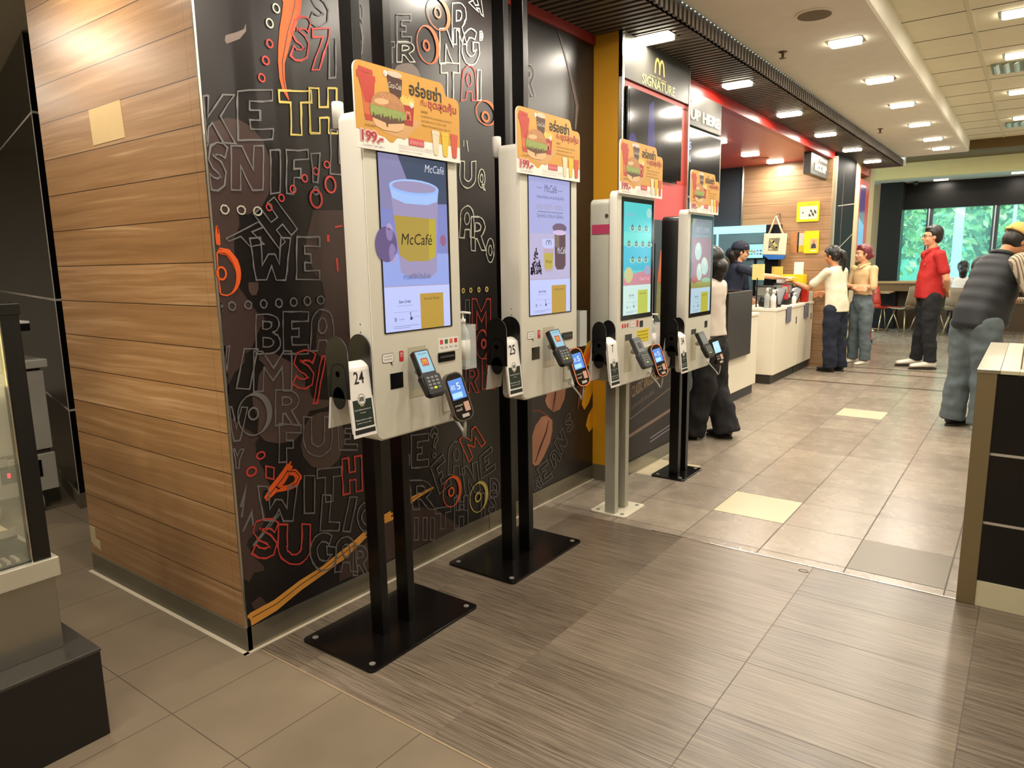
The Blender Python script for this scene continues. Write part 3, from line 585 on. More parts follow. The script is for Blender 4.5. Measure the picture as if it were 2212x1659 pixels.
def kiosk(Xf, y0, label, num, screen, body=(0, .432), zb=.785, zt=1.80, scr=(.055, 1.126, .379, 1.685), lit=(.060, 1.130, .368, 1.680), depth=.10,
          poles=(0.130, 0.164, .263, .299), pole_x=-.16, pole_top=2.60, black=True, plate=(-.39, -.02, -.055, .51), rear=None, board_at=(-.029, 1.683), dz=0.0, items='wall', board_k=1.0, tent_u=-.09, board_label=''):
    root = empty('ordering_kiosk', (Xf-.08, y0+.21, 0), label, 'kiosk', 'self-order kiosks')
    F_ = FX(Xf, y0, 0); u0, u1 = body
    zb += dz; zt += dz
    post = 'black_post' if black else 'silver_post'; base = 'black_base' if black else 'pale_plate'
    b = MB(FZ(0)); b.poly([(Xf+x, y0+y) for x, y in rr(plate[0], plate[2], plate[1], plate[3], .02)], 0, .010, base); bp = b.build('base_plate', parent=root, bev=.0015)
    for du, dv in ((.035, .035), (.035, -.035), (-.035, .035), (-.035, -.035)):
        x = plate[0]+du if du > 0 else plate[1]+du; y = plate[2]+dv if dv > 0 else plate[3]+dv
        q = MB(FZ(0)); q.disc(Xf+x, y0+y, .011, .011, .010, .0125, 'base_bolt', 12); q.build('bolt', parent=bp)
    for a, c in ((poles[0], poles[1]), (poles[2], poles[3])):
        q = MB(); q.box((Xf+pole_x-.060, y0+a, .010), (Xf+pole_x, y0+c, pole_top), post); q.build('post', parent=root, bev=.002)
    # housing: a rounded slab, front panel slightly raised
    if rear:
        q = MB(F_); q.poly(rr(u0+.006, zb+.02, u1-.006, zt-.035, .03, 6), -rear[1], -rear[0], rear[2], True); rh = q.build('rear_housing', parent=root, bev=.006)
        if rear[2] == 'kiosk_grey':
            q = MB(FY(y0+u0+.0055)); q.rect(Xf-rear[1]+.012, zt-.20, Xf-rear[0]-.002, zt-.155, 0, .001, 'magenta_label'); q.disc(Xf-rear[0]-.018, zt-.115, .009, .009, 0, .002, 'reader_grey', 14); q.build('lock_and_label', parent=rh)
        depth = rear[0]
    q = MB(F_); q.poly(rr(u0, zb, u1, zt, .032, 8), -depth, -.004, 'kiosk_white', True); q.poly(rr(u0+.004, zb+.004, u1-.004, zt-.004, .03, 8), -.004, 0, 'kiosk_front', True)
    body_o = q.build('housing', parent=root, bev=.004)
    q = MB(); q.box((Xf+pole_x-.002, y0+poles[0], 1.05), (Xf-depth+.002, y0+poles[3], 1.55), post); q.build('mounting_bracket', parent=root)
    if items == 'wall':
        q = MB(FY(y0+u0)); q.disc(Xf-.048, .985+.175, .0022, .0022, 0, .001, 'ink', 8); q.disc(Xf-.048, .975+.16, .0022, .0022, 0, .001, 'ink', 8); q.build('screw_hole', parent=body_o)
        q = MB(Matrix.Translation((Xf-.122, y0+.02, zt-.045))); q.lathe([(.018, 0), (.018, .075), (.016, .079)], 'paper_white', 18); q.build('cable_cap', parent=root)
    s0, t0, s1, t1 = scr
    q = MB(F_); q.rect(s0, t0+dz, s1, t1+dz, 0, .0018, 'bezel', .004)
    sc = q.build('screen', parent=root); q = MB(F_ @ Matrix.Translation((0, 0, .0)))
    screen(q, lit[0], lit[1]+dz, lit[2], lit[3]+dz); q.build('display_picture', parent=sc)
    # ---- fittings on the lower front
    if items == 'wall':
        q = MB(F_); q.rect(.157, .905, .240, 1.074, .0002, .0012, 'recess_cream'); q.rect(.160, .930, .237, 1.050, .0012, .0014, 'kiosk_grey'); q.build('reader_recess', parent=root)
        q = MB(F_); q.rect(.071, .946, .128, .997, 0, .001, 'bezel'); q.build('scanner_window', parent=root)
        q = MB(F_); q.rect(.300, 1.006, .388, 1.038, 0, .003, 'bezel', .004); q.rect(.308, 1.020, .380, 1.026, .003, .006, 'reader_grey'); q.build('receipt_slot', parent=root)
        q = MB(F_); q.poly(rr(.040, 1.034, .090, 1.064, .007), 0, .0008, 'ink'); q.poly(rr(.0415, 1.0355, .0885, 1.0625, .006), .0008, .0010, 'paper_white'); q.poly([(.072, 1.035), (.080, 1.035), (.084, 1.021)], 0, .0009, 'ink'); q.text('แอปถูกใจ', .048, 1.051, .034, .007, .0012, 'ink'); q.text('สแกนคูปอง', .048, 1.041, .034, .007, .0012, 'ink')
        q.poly(rr(.115, 1.032, .134, 1.066, .003), 0, .0009, 'phone_red'); q.text('APP', .119, 1.046, .011, .005, .0011, 'paper_white'); arches(q, .120, 1.053, .009, .007, .0011, 'paper_white', .2); q.build('speech_sticker', parent=root)
        if num == '24':
            q = MB(F_); q.rect(.303, 1.041, .410, 1.088, 0, .0008, 'paper_white')
            for i, m in enumerate(('tag_red', 'key_green', M('sticker_orange', 'd8703a', .5), 'phone_red')): q.poly(rr(.312+i*.025, 1.067, .328+i*.025, 1.083, .003), .0008, .001, m)
            for i, s_ in enumerate(('VJ', 'QR', 'Pay', 'VISA')): q.text(s_, .312+i*.025, 1.050, .015, .008, .001, 'ink')
            q.build('payment_sticker', parent=root)
        HY, HZ, RU, RZ = .305, .935, .140, 1.060
        q = MB(F_); q.rect(.318, .828, .395, .930, 0, .004, 'kiosk_front'); q.rect(.372, .800, .405, .845, -.02, .006, 'kiosk_white'); q.build('cable_plate', parent=root)
    else:
        q = MB(F_); q.rect(.043, .80+dz, .124, .985+dz, -.0, .001, 'recess_cream'); q.rect(.048, .955+dz, .120, .985+dz, .001, .0015, 'bezel'); q.build('reader_recess', parent=root)
        if num == '7':
            q = MB(F_); q.poly([(.178, .936), (.312, .934), (.312, 1.000), (.176, .993)], 0, .0008, M('note_yellow', 'd8c41c', .5))
            for i, s_ in enumerate(('For card payment', 'please use the machine', 'at your right side')): q.text(s_, .185, .980-.017*i, .118, .010, .001, 'ink')
            q.build('yellow_note', parent=root)
            q = MB(F_); q.poly(rr(.10, 1.018, .150, 1.046, .006), 0, .0008, 'soft_text'); q.poly(rr(.1015, 1.0195, .1485, 1.0445, .005), .0008, .001, 'paper_white'); q.text('สแกนคูปอง', .107, 1.028, .035, .009, .0012, 'ink'); q.poly(rr(.172, 1.015, .192, 1.048, .002), 0, .0009, 'phone_red'); q.rect(.208, 1.010, .245, 1.042, 0, .001, 'bezel')
            for i in range(3): q.rect(.015+i*.026, 1.020, .030+i*.026, 1.040, 0, .0008, 'phone_red')
            q.build('speech_sticker', parent=root)
            q = MB(F_); q.poly([(.205, .905), (.318, .912), (.318, .885), (.205, .880)], 0, .03, 'kiosk_grey'); q.build('receipt_slot', parent=root)
        else:
            q = MB(F_); q.rect(.255, .935, .300, .975, 0, .001, 'bezel'); q.build('scanner_window', parent=root)
        HY, HZ, RU, RZ = .262, .88+dz, .050, .965+dz
    # card reader: a tilted wedge with its own screen and keypad standing out of the recess
    A = F_ @ Matrix.Translation((RU, RZ, .030)) @ Matrix.Rotation(-.32, 4, 'Y') @ Matrix.Rotation(-.50, 4, 'X') @ Matrix.Rotation(.10, 4, 'Z') @ Matrix.Scale(.92, 4)
    dark = 'black_plastic' if num != '7' else 'reader_grey'
    q = MB(A); q.poly([(0, 0), (.064, 0), (.064, -.095), (.074, -.10), (.074, -.165), (.062, -.175), (.012, -.175), (0, -.165), (-.006, -.10), (0, -.09)], -.018, .010, dark)
    rd = q.build('card_reader', parent=root, bev=.003)
    q = MB(A); q.rect(.007, -.085, .057, -.006, .010, .0112, em('reader', '9cc8dc', .8) if num in ('24', '25') else 'key_grey')
    if num in ('24', '25'): q.poly(rr(.018, -.062, .046, -.032, .002), .0113, .0116, 'mc_red'); arches(q, .023, -.057, .018, .019, .0118, em('archgold', 'e8b84a', .8), .17)
    elif num == '7': q.rect(.018, -.065, .046, -.03, .0113, .0116, 'reader_grey')
    q.text('WELCOME', .014, -.018, .035, .005, .0118, 'ink'); q.build('reader_screen', parent=rd)
    q = MB(A); q.rect(.004, -.168, .068, -.096, .010, .013, dark, .006)
    for i in range(4):
        for j in range(3): q.rect(.012+j*.017, -.112-i*.013, .024+j*.017, -.104-i*.013, .013, .0145, 'key_grey' if i < 3 or j == 0 else ('key_yellow' if j == 1 else 'key_green'), .001)
    q.build('keypad', parent=rd)
    q = MB(A @ Matrix.Translation((.03, -.05, -.045))); q.tube([(0, 0, .03), (0, -.01, -.01)], .014, 'kiosk_grey', 10); q.build('reader_mount', parent=rd)
    # handheld phone-like coupon scanner on its hook
    Hm = F_ @ Matrix.Translation((HY, HZ+.035, .055)) @ Matrix.Rotation(-.35, 4, 'Y') @ Matrix.Rotation(-.28, 4, 'X') @ Matrix.Rotation(.16, 4, 'Z') @ Matrix.Scale(1.16, 4)
    q = MB(Hm); q.poly(rr(-.033, -.145, .033, .004, .026, 8), -.014, .004, 'handheld_grey' if num == '24' else 'handheld_black', True); q.poly(rr(-.029, -.141, .029, 0, .023, 8), .004, .006, 'handheld_black', True)
    hh = q.build('coupon_scanner', parent=root, bev=.002)
    q = MB(Hm); q.rect(-.024, -.078, .024, -.018, .006, .0066, 'handheld_blue' if num != '34' else 'handheld_pale'); q.rect(-.022, -.074, .012, -.058, .0067, .0068, 'handheld_pale'); q.text('5', .000, -.050, .012, .020, .0069, em('whitetxt', 'e8f0ff', 1.0)); q.text('ลด', -.02, -.048, .014, .014, .0069, em('whitetxt', 'e8f0ff', 1.0)); q.build('scanner_screen', parent=hh)
    q = MB(Hm); q.rect(.006, -.118, .024, -.090, .006, .0066, M('skin_icon', 'c8a090', .5)); q.text('แสกนคูปอง', -.024, -.100, .026, .007, .0067, 'paper_white'); q.text('ตรงนี้', -.024, -.112, .02, .008, .0067, 'paper_white'); q.rect(-.010, -.134, .014, -.124, .006, .0066, M('barcode_white', 'b8b0a8', .5))
    if num == '24':
        pass
    q.build('scanner_label', parent=hh)
    if num in ('25', '7'):
        q = MB(Hm); q.stroke(rr(-.0305, -.1425, .0305, .0015, .0245, 8), .0025, .006, .0075, 'neon_orange', closed=True); q.build('glowing_rim', parent=hh)
    q = MB(); p = Hm @ Vector((0, -.14, -.005)); w = F_ @ Vector((HY+.055, zb+.03, .0))
    mid = [(p.x, p.y, p.z-.03), (p.x-.008, p.y+.006, p.z-.058), (p.x-.02, p.y+.020, p.z-.070), (p.x-.035, p.y+.032, p.z-.055), (w.x, w.y, w.z)]
    q.tube([tuple(p)]+mid, .0055 if num == '24' else .004, 'kiosk_grey', 8); q.build('scanner_cord', parent=hh)
    q = MB(Hm); q.box((-.012, -.07, -.05), (.012, -.03, -.014), 'kiosk_grey'); q.build('scanner_hook', parent=hh)
    # table-number holder on the side that faces the entrance
    ys = y0+u0; z1 = (1.130 if items == 'wall' else 1.062)+dz
    for k, yy_ in enumerate((ys-.004, ys-.095)):
        xs0, xs1 = (Xf-.102, Xf-.002) if items == 'wall' else (Xf-.082, Xf-.006)
        pts = [(xs0, z1-.19), (xs0, z1-.05)]+[((xs0+xs1)/2-math.cos(a)*(xs1-xs0)/2, z1-.05+math.sin(a)*.05) for a in [PI*i/12 for i in range(13)]]+[(xs1, z1-.05), (xs1, z1-.19)]
        if k: pts = [((xs0+xs1)/2+.03*math.cos(a), z1-.215+.03*math.sin(a)) for a in [-PI+PI*i/8 for i in range(9)]][:0]+pts
        q = MB(FY(yy_)); q.poly(pts, 0, .003, 'black_plastic', True); q.disc((xs0+xs1)/2, z1-.19, .028, .035, 0, .003, 'black_plastic'); ho = q.build('number_holder', parent=root)
    xm = (xs0+xs1)/2
    q = MB(); q.tube([(xm, ys-.0, z1-.115), (xm, ys-.098, z1-.115)], .010, 'black_metal', 10); q.box((xm-.03, ys-.095, z1-.175), (xm+.03, ys, z1-.105), 'black_plastic'); q.build('holder_rod', parent=root)
    # number tents
    for j in range(2 if items == 'wall' else 3):
        nt = 2 if items == 'wall' else 3; off = (nt-1-j)*.006; q = MB(frame((xm+.004, ys-.006+tent_u*0, z1-.103-off*.5), (0, -1, 0), (0, 0, 1)))   # u runs towards the entrance, n to -x
        w = .092; T_ = .0016; L_ = .205
        prof = []
        for i in range(9):
            a = PI*i/8; prof.append((math.cos(a)*(.030+off), math.sin(a)*.022))
        front = (.052+off, -L_+.012*j); back = (-.056-off, -L_+.02)
        prof = [front]+prof+[back]
        vv = []
        for px_, pz_ in prof: vv += [(0, pz_, -px_), (w, pz_, -px_)]
        k = len(prof)
        vv2 = []
        for px_, pz_ in prof: s_ = .96; vv2 += [(0, pz_-.0012, -px_*s_), (w, pz_-.0012, -px_*s_)]
        ff = [(2*i, 2*i+1, 2*i+3, 2*i+2) for i in range(k-1)]
        n_ = len(vv)
        q.add(vv+vv2, ff+[(a+n_, d+n_, c+n_, b_+n_) for a, b_, c, d in ff]+[(2*i, 2*i+2, 2*i+2+n_, 2*i+n_) for i in range(k-1)]+[(2*i+1, 2*i+1+n_, 2*i+3+n_, 2*i+3) for i in range(k-1)]+[(0, n_, 1+n_, 1), (2*k-2, 2*k-1, 2*k-1+n_, 2*k-2+n_)], 'paper_white')
        O = Vector((xm+.004+.030+off, ys-.006-w, z1-.103-off*.5)); tip = Vector((xm+.004+front[0], ys-.006-w, O.z+front[1]))
        Fm = frame(tip, (0, 1, 0), O-tip); ln = (O-tip).length
        if j == 0:
            tt = {'24': '24', '25': '25', '7': '7', '34': '34'}[num]
            q.at(Fm); ww = .040 if len(tt) > 1 else .016
            q.text(tt, w/2-ww/2, ln*.80, ww, .038, .0008, 'ink', bold=.01)
            q.rect(.010, .030, w-.006, ln*.56, .0002, .0006, 'dark_green'); q.disc(w/2, ln*.565, .0165, .019, .0007, .0009, 'paper_white'); q.disc(w/2, ln*.565, .0145, .0168, .0009, .0010, 'ink'); q.disc(w/2, ln*.565, .0128, .015, .0010, .0011, 'paper_white')
            for du in (-.006, 0, .006): q.rect(w/2+du-.0022, ln*.565-.004, w/2+du+.0022, ln*.565+.007, .0012, .0013, 'ink')
            q.stroke([(w/2-.010, ln*.55), (w/2-.004, ln*.535), (w/2+.009, ln*.54)], .002, .0012, .0013, 'ink')
            arches(q, w/2-.006, ln*.455, .012, .012, .0009, 'logo_yellow', .18)
            for i_, s_ in enumerate(('Your delicious Food is on', 'its way!', '', 'Please stand in a visible', 'location on your table')):
                if s_: q.text(s_, w/2-len(s_)*.0013, ln*.40-i_*.0105, len(s_)*.0026, .005, .0009, 'paper_white')
            q.rect(.006, .010, w-.004, .024, .0002, .0006, 'ink')
        o = q.build('table_number_tent', org=(xm, ys-.05, z1-.3))
        tag(o, ('white table number tent printed with a black %s and a dark green panel' % num) if j == 0 else ('blank backed number tent hanging %s the tent printed %s' % ('just behind' if j == 1 else 'furthest behind', num)), 'table number', 'table number tents on the kiosk sides')
    # sanitiser bottle in a clear holder on the far side
    if num in ('24', '25', '7'):
        ye = y0+u1; zc = (.965 if items == 'wall' else .86)+dz*0
        r2 = empty('sanitiser_holder', (Xf-.03, ye+.03, zc), 'clear acrylic holder on the far side of the kiosk numbered %s' % num, 'holder', 'clear holders on the kiosk sides')
        q = MB(); x0, x1 = Xf-.055, Xf+.015
        for a, c in (((x0, ye+.002, zc), (x1, ye+.060, zc+.003)), ((x0, ye+.057, zc), (x1, ye+.060, zc+.16)), ((x0, ye+.002, zc), (x0+.003, ye+.060, zc+.16)), ((x1-.003, ye+.002, zc), (x1, ye+.060, zc+.16))): q.box(a, c, 'clear_plastic')
        q.build('holder_box', parent=r2)
        if num != '25':
            r3 = empty('sanitiser_bottle', (Xf-.02, ye+.030, zc+.004), 'clear pump bottle in the holder of the kiosk numbered %s' % num, 'bottle', 'pump bottles on the kiosk sides')
            q = MB(Matrix.Translation((Xf-.02, ye+.030, zc+.004))); q.lathe([(.022, 0), (.024, .01), (.024, .12), (.018, .14), (.009, .15), (.009, .16)], 'bottle_clear', 16); q.build('bottle_body', parent=r3)
            q = MB(Matrix.Translation((Xf-.02, ye+.030, zc+.004))); q.lathe([(.0245, .03), (.0245, .10)], 'paper_white', 16); q.build('bottle_label', parent=r3)
            q = MB(Matrix.Translation((Xf-.02, ye+.030, zc+.004))); q.lathe([(.010, .16), (.010, .175), (.004, .176), (.004, .195), (.009, .196), (.009, .203)], 'paper_white', 12); q.tube([(0, 0, .20), (.035, 0, .198)], .004, 'paper_white', 8); q.build('pump', parent=r3)
    promo_board(board_at[0], board_at[1]+dz, board_k, F_ @ Matrix.Translation((0, 0, .010)), board_label, False)
    return root

kiosk(-1.64, 1.491, 'white self-order kiosk with the cup advert, nearest the camera on twin black posts', '24', screen_cafe, board_label='yellow burger offer board on the nearest kiosk, in front of the mural')
kiosk(-1.64, 2.289, 'white self-order kiosk second from the camera, its lilac screen showing two coffees', '25', screen_cafe2, board_label='yellow burger offer board on the second kiosk, above the lilac coffee screen')
common = dict(body=(-.035, .363), zb=.735, zt=1.672, scr=(0, 1.057, .350, 1.644), lit=(.020, 1.080, .323, 1.622), depth=.045, poles=(.145, .185, .262, .302), pole_x=-.10, items='stand', board_at=(-.042, 1.655), plate=(-.245, -.03, .13, .375))
kiosk(-1.60, 3.06, 'kiosk with a turquoise screen, the only one on silver posts', '7', screen_teal, pole_top=.80, black=False, rear=(.045, .155, 'kiosk_grey'), board_label='yellow burger offer board above the turquoise kiosk screen', **common)
common['plate'] = (-.25, -.03, .06, .375); common['poles'] = (.135, .175, .255, .295); common['board_k'] = .94
kiosk(-1.60, 3.90, 'farthest kiosk, with a black rear case and plum coloured screen on black posts', '34', screen_wrap, pole_top=.72, black=True, rear=(.060, .165, 'black_plastic'), dz=-.045, board_label='smallest looking yellow burger offer board, on the farthest kiosk', **common)
# mural drawing, in millimetres along the wall (y) and up (z)
MURAL_LETTERS = [('S','r',[1636,2182,1732,2206,1716,2056,1620,2037]),('S','g',[1723,2308,1826,2337,1816,2196,1712,2171]),('7','r',[1720,2165,1806,2186,1795,2042,1709,2025]),('I','g',[1797,2151,1836,2160,1826,2020,1786,2012]),('K','g',[1270,1867,1402,1890,1388,1738,1256,1722]),('E','g',[1411,1904,1545,1930,1535,1768,1400,1749]),('T','y',[1571,1932,1706,1955,1701,1805,1564,1787]),('H','y',[1700,1963,1823,1985,1816,1825,1692,1809]),('S','g',[1932,2301,1977,2313,1963,2118,1918,2108]),('S','g',[1283,1729,1366,1739,1352,1587,1269,1581]),('N','g',[1373,1728,1492,1742,1480,1598,1361,1590]),('I','g',[1516,1732,1564,1737,1552,1593,1504,1590]),('F','g',[1580,1739,1678,1750,1666,1598,1568,1591]),('!','g',[1684,1740,1734,1745,1723,1599,1673,1595]),('L','g',[1784,1832,1879,1845,1867,1684,1772,1676]),('T','g',[1329,1435,1452,1492,1522,1428,1360,1400]),('H','g',[1436,1518,1522,1578,1608,1473,1526,1406]),('W','g',[1415,1438,1577,1441,1565,1295,1403,1300]),('E','g',[1603,1446,1704,1448,1692,1292,1590,1295]),('B','g',[1415,1184,1517,1178,1505,1040,1404,1051]),('E','g',[1525,1185,1633,1178,1621,1025,1513,1037]),('A','g',[1641,1188,1754,1181,1742,1023,1629,1036]),('Y','g',[1269,1090,1310,1085,1296,930,1255,937]),('I','g',[1354,1072,1418,1065,1375,932,1312,942]),('M','g',[1396,1059,1548,1042,1536,900,1384,923]),('S','r',[1548,1046,1661,1034,1649,891,1537,909]),('/','r',[1643,1015,1698,1009,1685,830,1629,839]),('R','g',[1470,914,1573,898,1562,768,1459,789]),('F','g',[1469,789,1567,769,1556,629,1458,653]),('U','g',[1576,796,1713,770,1702,620,1564,652]),('E','g',[1741,745,1834,727,1826,614,1733,635]),('Y','g',[1282,740,1328,730,1322,664,1276,676]),('I','r',[1404,653,1444,636,1440,594,1401,611]),('W','g',[1370,586,1533,542,1522,413,1359,464]),('I','g',[1560,578,1619,562,1607,417,1549,434]),('T','g',[1625,584,1740,564,1730,431,1615,456]),('H','r',[1745,595,1845,588,1843,441,1742,452]),('L','g',[1645,478,1737,452,1711,312,1621,342]),('I','g',[1769,434,1817,421,1771,290,1724,306]),('C','g',[1808,400,1901,373,1893,248,1800,279]),('V','g',[1275,886,1356,872,1346,755,1265,772]),('S','r',[1329,481,1449,444,1436,296,1317,339]),('U','r',[1437,425,1580,380,1568,225,1424,278]),('G','g',[1572,351,1701,308,1689,154,1560,203]),('A','g',[1687,296,1800,258,1790,110,1677,153]),('R','g',[1779,228,1857,201,1849,71,1770,102]),('E','g',[2133,610,2241,597,2233,447,2125,464]),('?','g',[2251,621,2312,609,2305,470,2243,484]),('R','g',[2107,415,2247,379,2266,234,2124,277]),('E','g',[2246,440,2329,480,2382,325,2297,300]),('A','g',[2368,532,2487,506,2480,345,2361,376]),('I','g',[2106,529,2118,526,2115,482,2103,485]),('M','o',[2450,526,2571,562,2644,466,2513,400]),('N','g',[2461,379,2573,388,2596,231,2483,238]),('E','g',[2598,407,2692,436,2723,313,2608,292]),('T','g',[2268,237,2374,217,2369,112,2263,135]),('H','g',[2402,249,2501,233,2495,78,2395,98]),('I','g',[2600,218,2634,208,2629,67,2595,78]),('S','g',[2654,215,2735,200,2731,75,2650,94]),('D','g',[2676,274,2752,254,2749,149,2673,171]),('I','g',[2128,236,2159,227,2153,124,2122,135]),('I','g',[2182,219,2214,210,2208,106,2176,116]),('I','g',[2230,205,2262,195,2257,89,2224,100]),('E','g',[3093,221,3191,247,3253,130,3152,114]),('A','g',[3204,265,3281,298,3345,217,3266,178]),('N','g',[3268,330,3360,397,3413,298,3346,239]),('S','g',[3374,439,3441,481,3496,385,3414,350]),('R','g',[3061,159,3128,177,3139,103,3066,101]),('R','r',[2510,871,2610,858,2605,726,2504,742]),('E','r',[2635,888,2737,876,2732,725,2630,740]),('H','g',[2416,257,2501,233,2498,159,2412,185]),('R','w',[2488,2452,2588,2479,2581,2305,2480,2283]),('N','w',[2402,2328,2533,2359,2526,2213,2395,2187]),('G','w',[2545,2360,2675,2391,2669,2234,2539,2208]),('T','w',[2404,2189,2526,2213,2519,2058,2397,2038]),('A','r',[2538,2206,2649,2228,2643,2078,2532,2060]),('H','w',[2601,2482,2687,2532,2704,2451,2652,2465]),('I','w',[2648,2210,2682,2217,2677,2084,2643,2078]),('R','g',[3012,2308,3117,2329,3114,2178,3008,2160]),('7','g',[2975,2402,3014,2410,3013,2351,2974,2342]),('D','w',[2675,2381,2698,2387,2697,2347,2673,2342]),('R','w',[2144,2217,2248,2241,2243,2161,2139,2140]),('T','g',[2094,2206,2131,2214,2127,2135,2089,2127]),('E','g',[2150,2319,2232,2340,2225,2230,2144,2212]),('U','w',[2507,1796,2625,1807,2620,1689,2502,1680]),('Q','w',[2640,1775,2691,1780,2688,1684,2637,1680]),('A','w',[2498,1601,2606,1607,2600,1463,2492,1460]),('R','w',[2579,1558,2689,1562,2683,1404,2573,1404]),('O','w',[2688,1461,2750,1462,2746,1347,2684,1347]),('M','r',[2569,1178,2710,1171,2705,1024,2564,1036]),('I','g',[2517,1177,2555,1175,2551,1062,2512,1065])]
MURAL_BLOBS = [('t',[(1463,2119),(1454,2100),(1427,2085),(1387,2066),(1382,2050),(1388,2041),(1437,2067),(1462,2096)]),('b',[(1278,1759),(1319,1796),(1365,1814),(1410,1816),(1455,1798),(1494,1762),(1520,1703),(1522,1651),(1503,1587),(1468,1538),(1418,1515),(1383,1516),(1382,1477),(1361,1441),(1355,1405),(1356,1354),(1269,1355),(1267,1532)]),('b',[(1275,1504),(1367,1508),(1380,1489),(1362,1450),(1354,1424),(1356,1381),(1362,1332),(1358,1286),(1371,1263),(1388,1239),(1396,1228),(1415,1200),(1429,1182),(1448,1179),(1450,1153),(1428,1134),(1405,1094),(1387,1062),(1363,1054),(1361,1024),(1320,995),(1279,947),(1270,948),(1273,1199),(1274,1394)]),('b',[(1684,1542),(1829,1550),(1820,1355),(1829,1065),(1792,1103),(1753,1168),(1711,1238),(1705,1282),(1675,1312),(1656,1356),(1642,1399),(1646,1442),(1662,1478)]),('b',[(1715,1230),(1753,1168),(1792,1103),(1829,1057),(1822,967),(1692,991),(1653,1029),(1671,1136),(1702,1186)]),('b2',[(1398,1292),(1436,1292),(1435,1270),(1425,1249),(1407,1248),(1397,1265)]),('b2',[(1417,1048),(1477,1045),(1561,992),(1601,935),(1596,883),(1397,914),(1411,976),(1437,1006),(1415,1027)]),('b',[(1270,850),(1346,797),(1393,759),(1376,741),(1375,712),(1390,680),(1385,666),(1399,641),(1413,593),(1429,563),(1392,566),(1381,525),(1393,473),(1382,442),(1319,407),(1294,357),(1274,365),(1271,603)]),('b2',[(1378,904),(1416,933),(1481,930),(1618,902),(1620,872),(1632,855),(1706,838),(1722,820),(1676,812),(1611,812),(1591,786),(1569,737),(1532,714),(1468,719),(1416,739),(1387,774),(1395,823),(1379,868)]),('b2',[(1561,693),(1579,757),(1609,790),(1656,799),(1703,794),(1744,757),(1770,703),(1761,648),(1733,598),(1691,576),(1648,579),(1603,602),(1570,645)]),('b',[(1280,441),(1334,340),(1370,289),(1369,273),(1329,281),(1309,255),(1284,275)]),('b',[(1309,175),(1341,186),(1355,175),(1368,145),(1356,126),(1317,148)]),('b',[(1702,160),(1737,195),(1811,212),(1865,215),(1961,272),(1995,284),(2113,294),(2273,234),(2445,88),(1950,95),(1698,103)]),('t2',[(3049,405),(3085,466),(3146,503),(3207,502),(3257,461),(3256,404),(3230,338),(3167,274),(3117,236),(3075,240),(3046,268)]),('t2',[(3184,586),(3209,638),(3272,649),(3402,629),(3388,567),(3335,511),(3270,508),(3208,547)]),('t',[(2125,2106),(2138,2126),(2169,2140),(2204,2150),(2234,2151),(2260,2135),(2276,2112),(2196,2100),(2137,2103)])]
MURAL_RINGS = [('w',1582,2195,15,16,0.32,0),('w',1552,2141,15,16,0.32,0),('r',1546,2076,14,15,0.38,0),('r',1526,2019,15,15,0.38,0),('r',1506,1961,14,15,0.38,0),('w',1331,1527,14,14,0.25,0),('w',1391,1528,15,14,0.25,0),('w',1452,1527,16,14,0.25,0),('r',1498,1543,13,14,0.35,0),('r',1550,1577,13,14,0.35,0),('r',1600,1610,14,15,0.35,0),('r',1653,1651,14,15,0.35,0),('r',1704,1680,14,15,0.35,0),('r',1756,1708,15,14,0.35,0),('r',1698,1583,27,33,0.28,0.35),('r',1767,1638,25,30,0.25,0.35),('o',1311,1324,54,75,0.12,0),('o',1301,1324,19,24,0.35,0),('g',1281,1218,13,14,0.28,0),('g',1328,1217,13,14,0.28,0),('g',1389,1217,13,14,0.28,0),('g',1448,1217,13,15,0.28,0),('g',1509,1217,14,15,0.28,0),('g',1570,1217,15,15,0.28,0),('g',1630,1218,15,16,0.28,0),('g',1690,1218,16,15,0.28,0),('g',1377,842,65,75,0.1,0),('g',1375,846,22,24,0.3,0),('r',1391,694,20,15,0.4,0),('r',1350,646,23,19,0.4,0),('o',2383,285,64,76,0.12,0),('o',2379,286,22,25,0.4,0),('y',2580,202,70,79,0.14,0),('y',2577,203,26,26,0.35,0),('o',2394,2382,71,66,0.14,0),('o',2391,2387,22,23,0.35,0),('o',2322,2244,67,77,0.14,0),('o',2314,2240,22,23,0.4,0),('o',2706,2032,77,56,0.1,0),('o',2702,2015,31,25,0.4,0),('y',2507,1220,12,13,0.6,0),('y',2561,1220,12,13,0.6,0),('y',2621,1220,12,14,0.6,0),('y',2681,1220,13,14,0.6,0),('r',2638,957,49,73,0.1,0),('r',2649,959,23,27,0.5,0)]
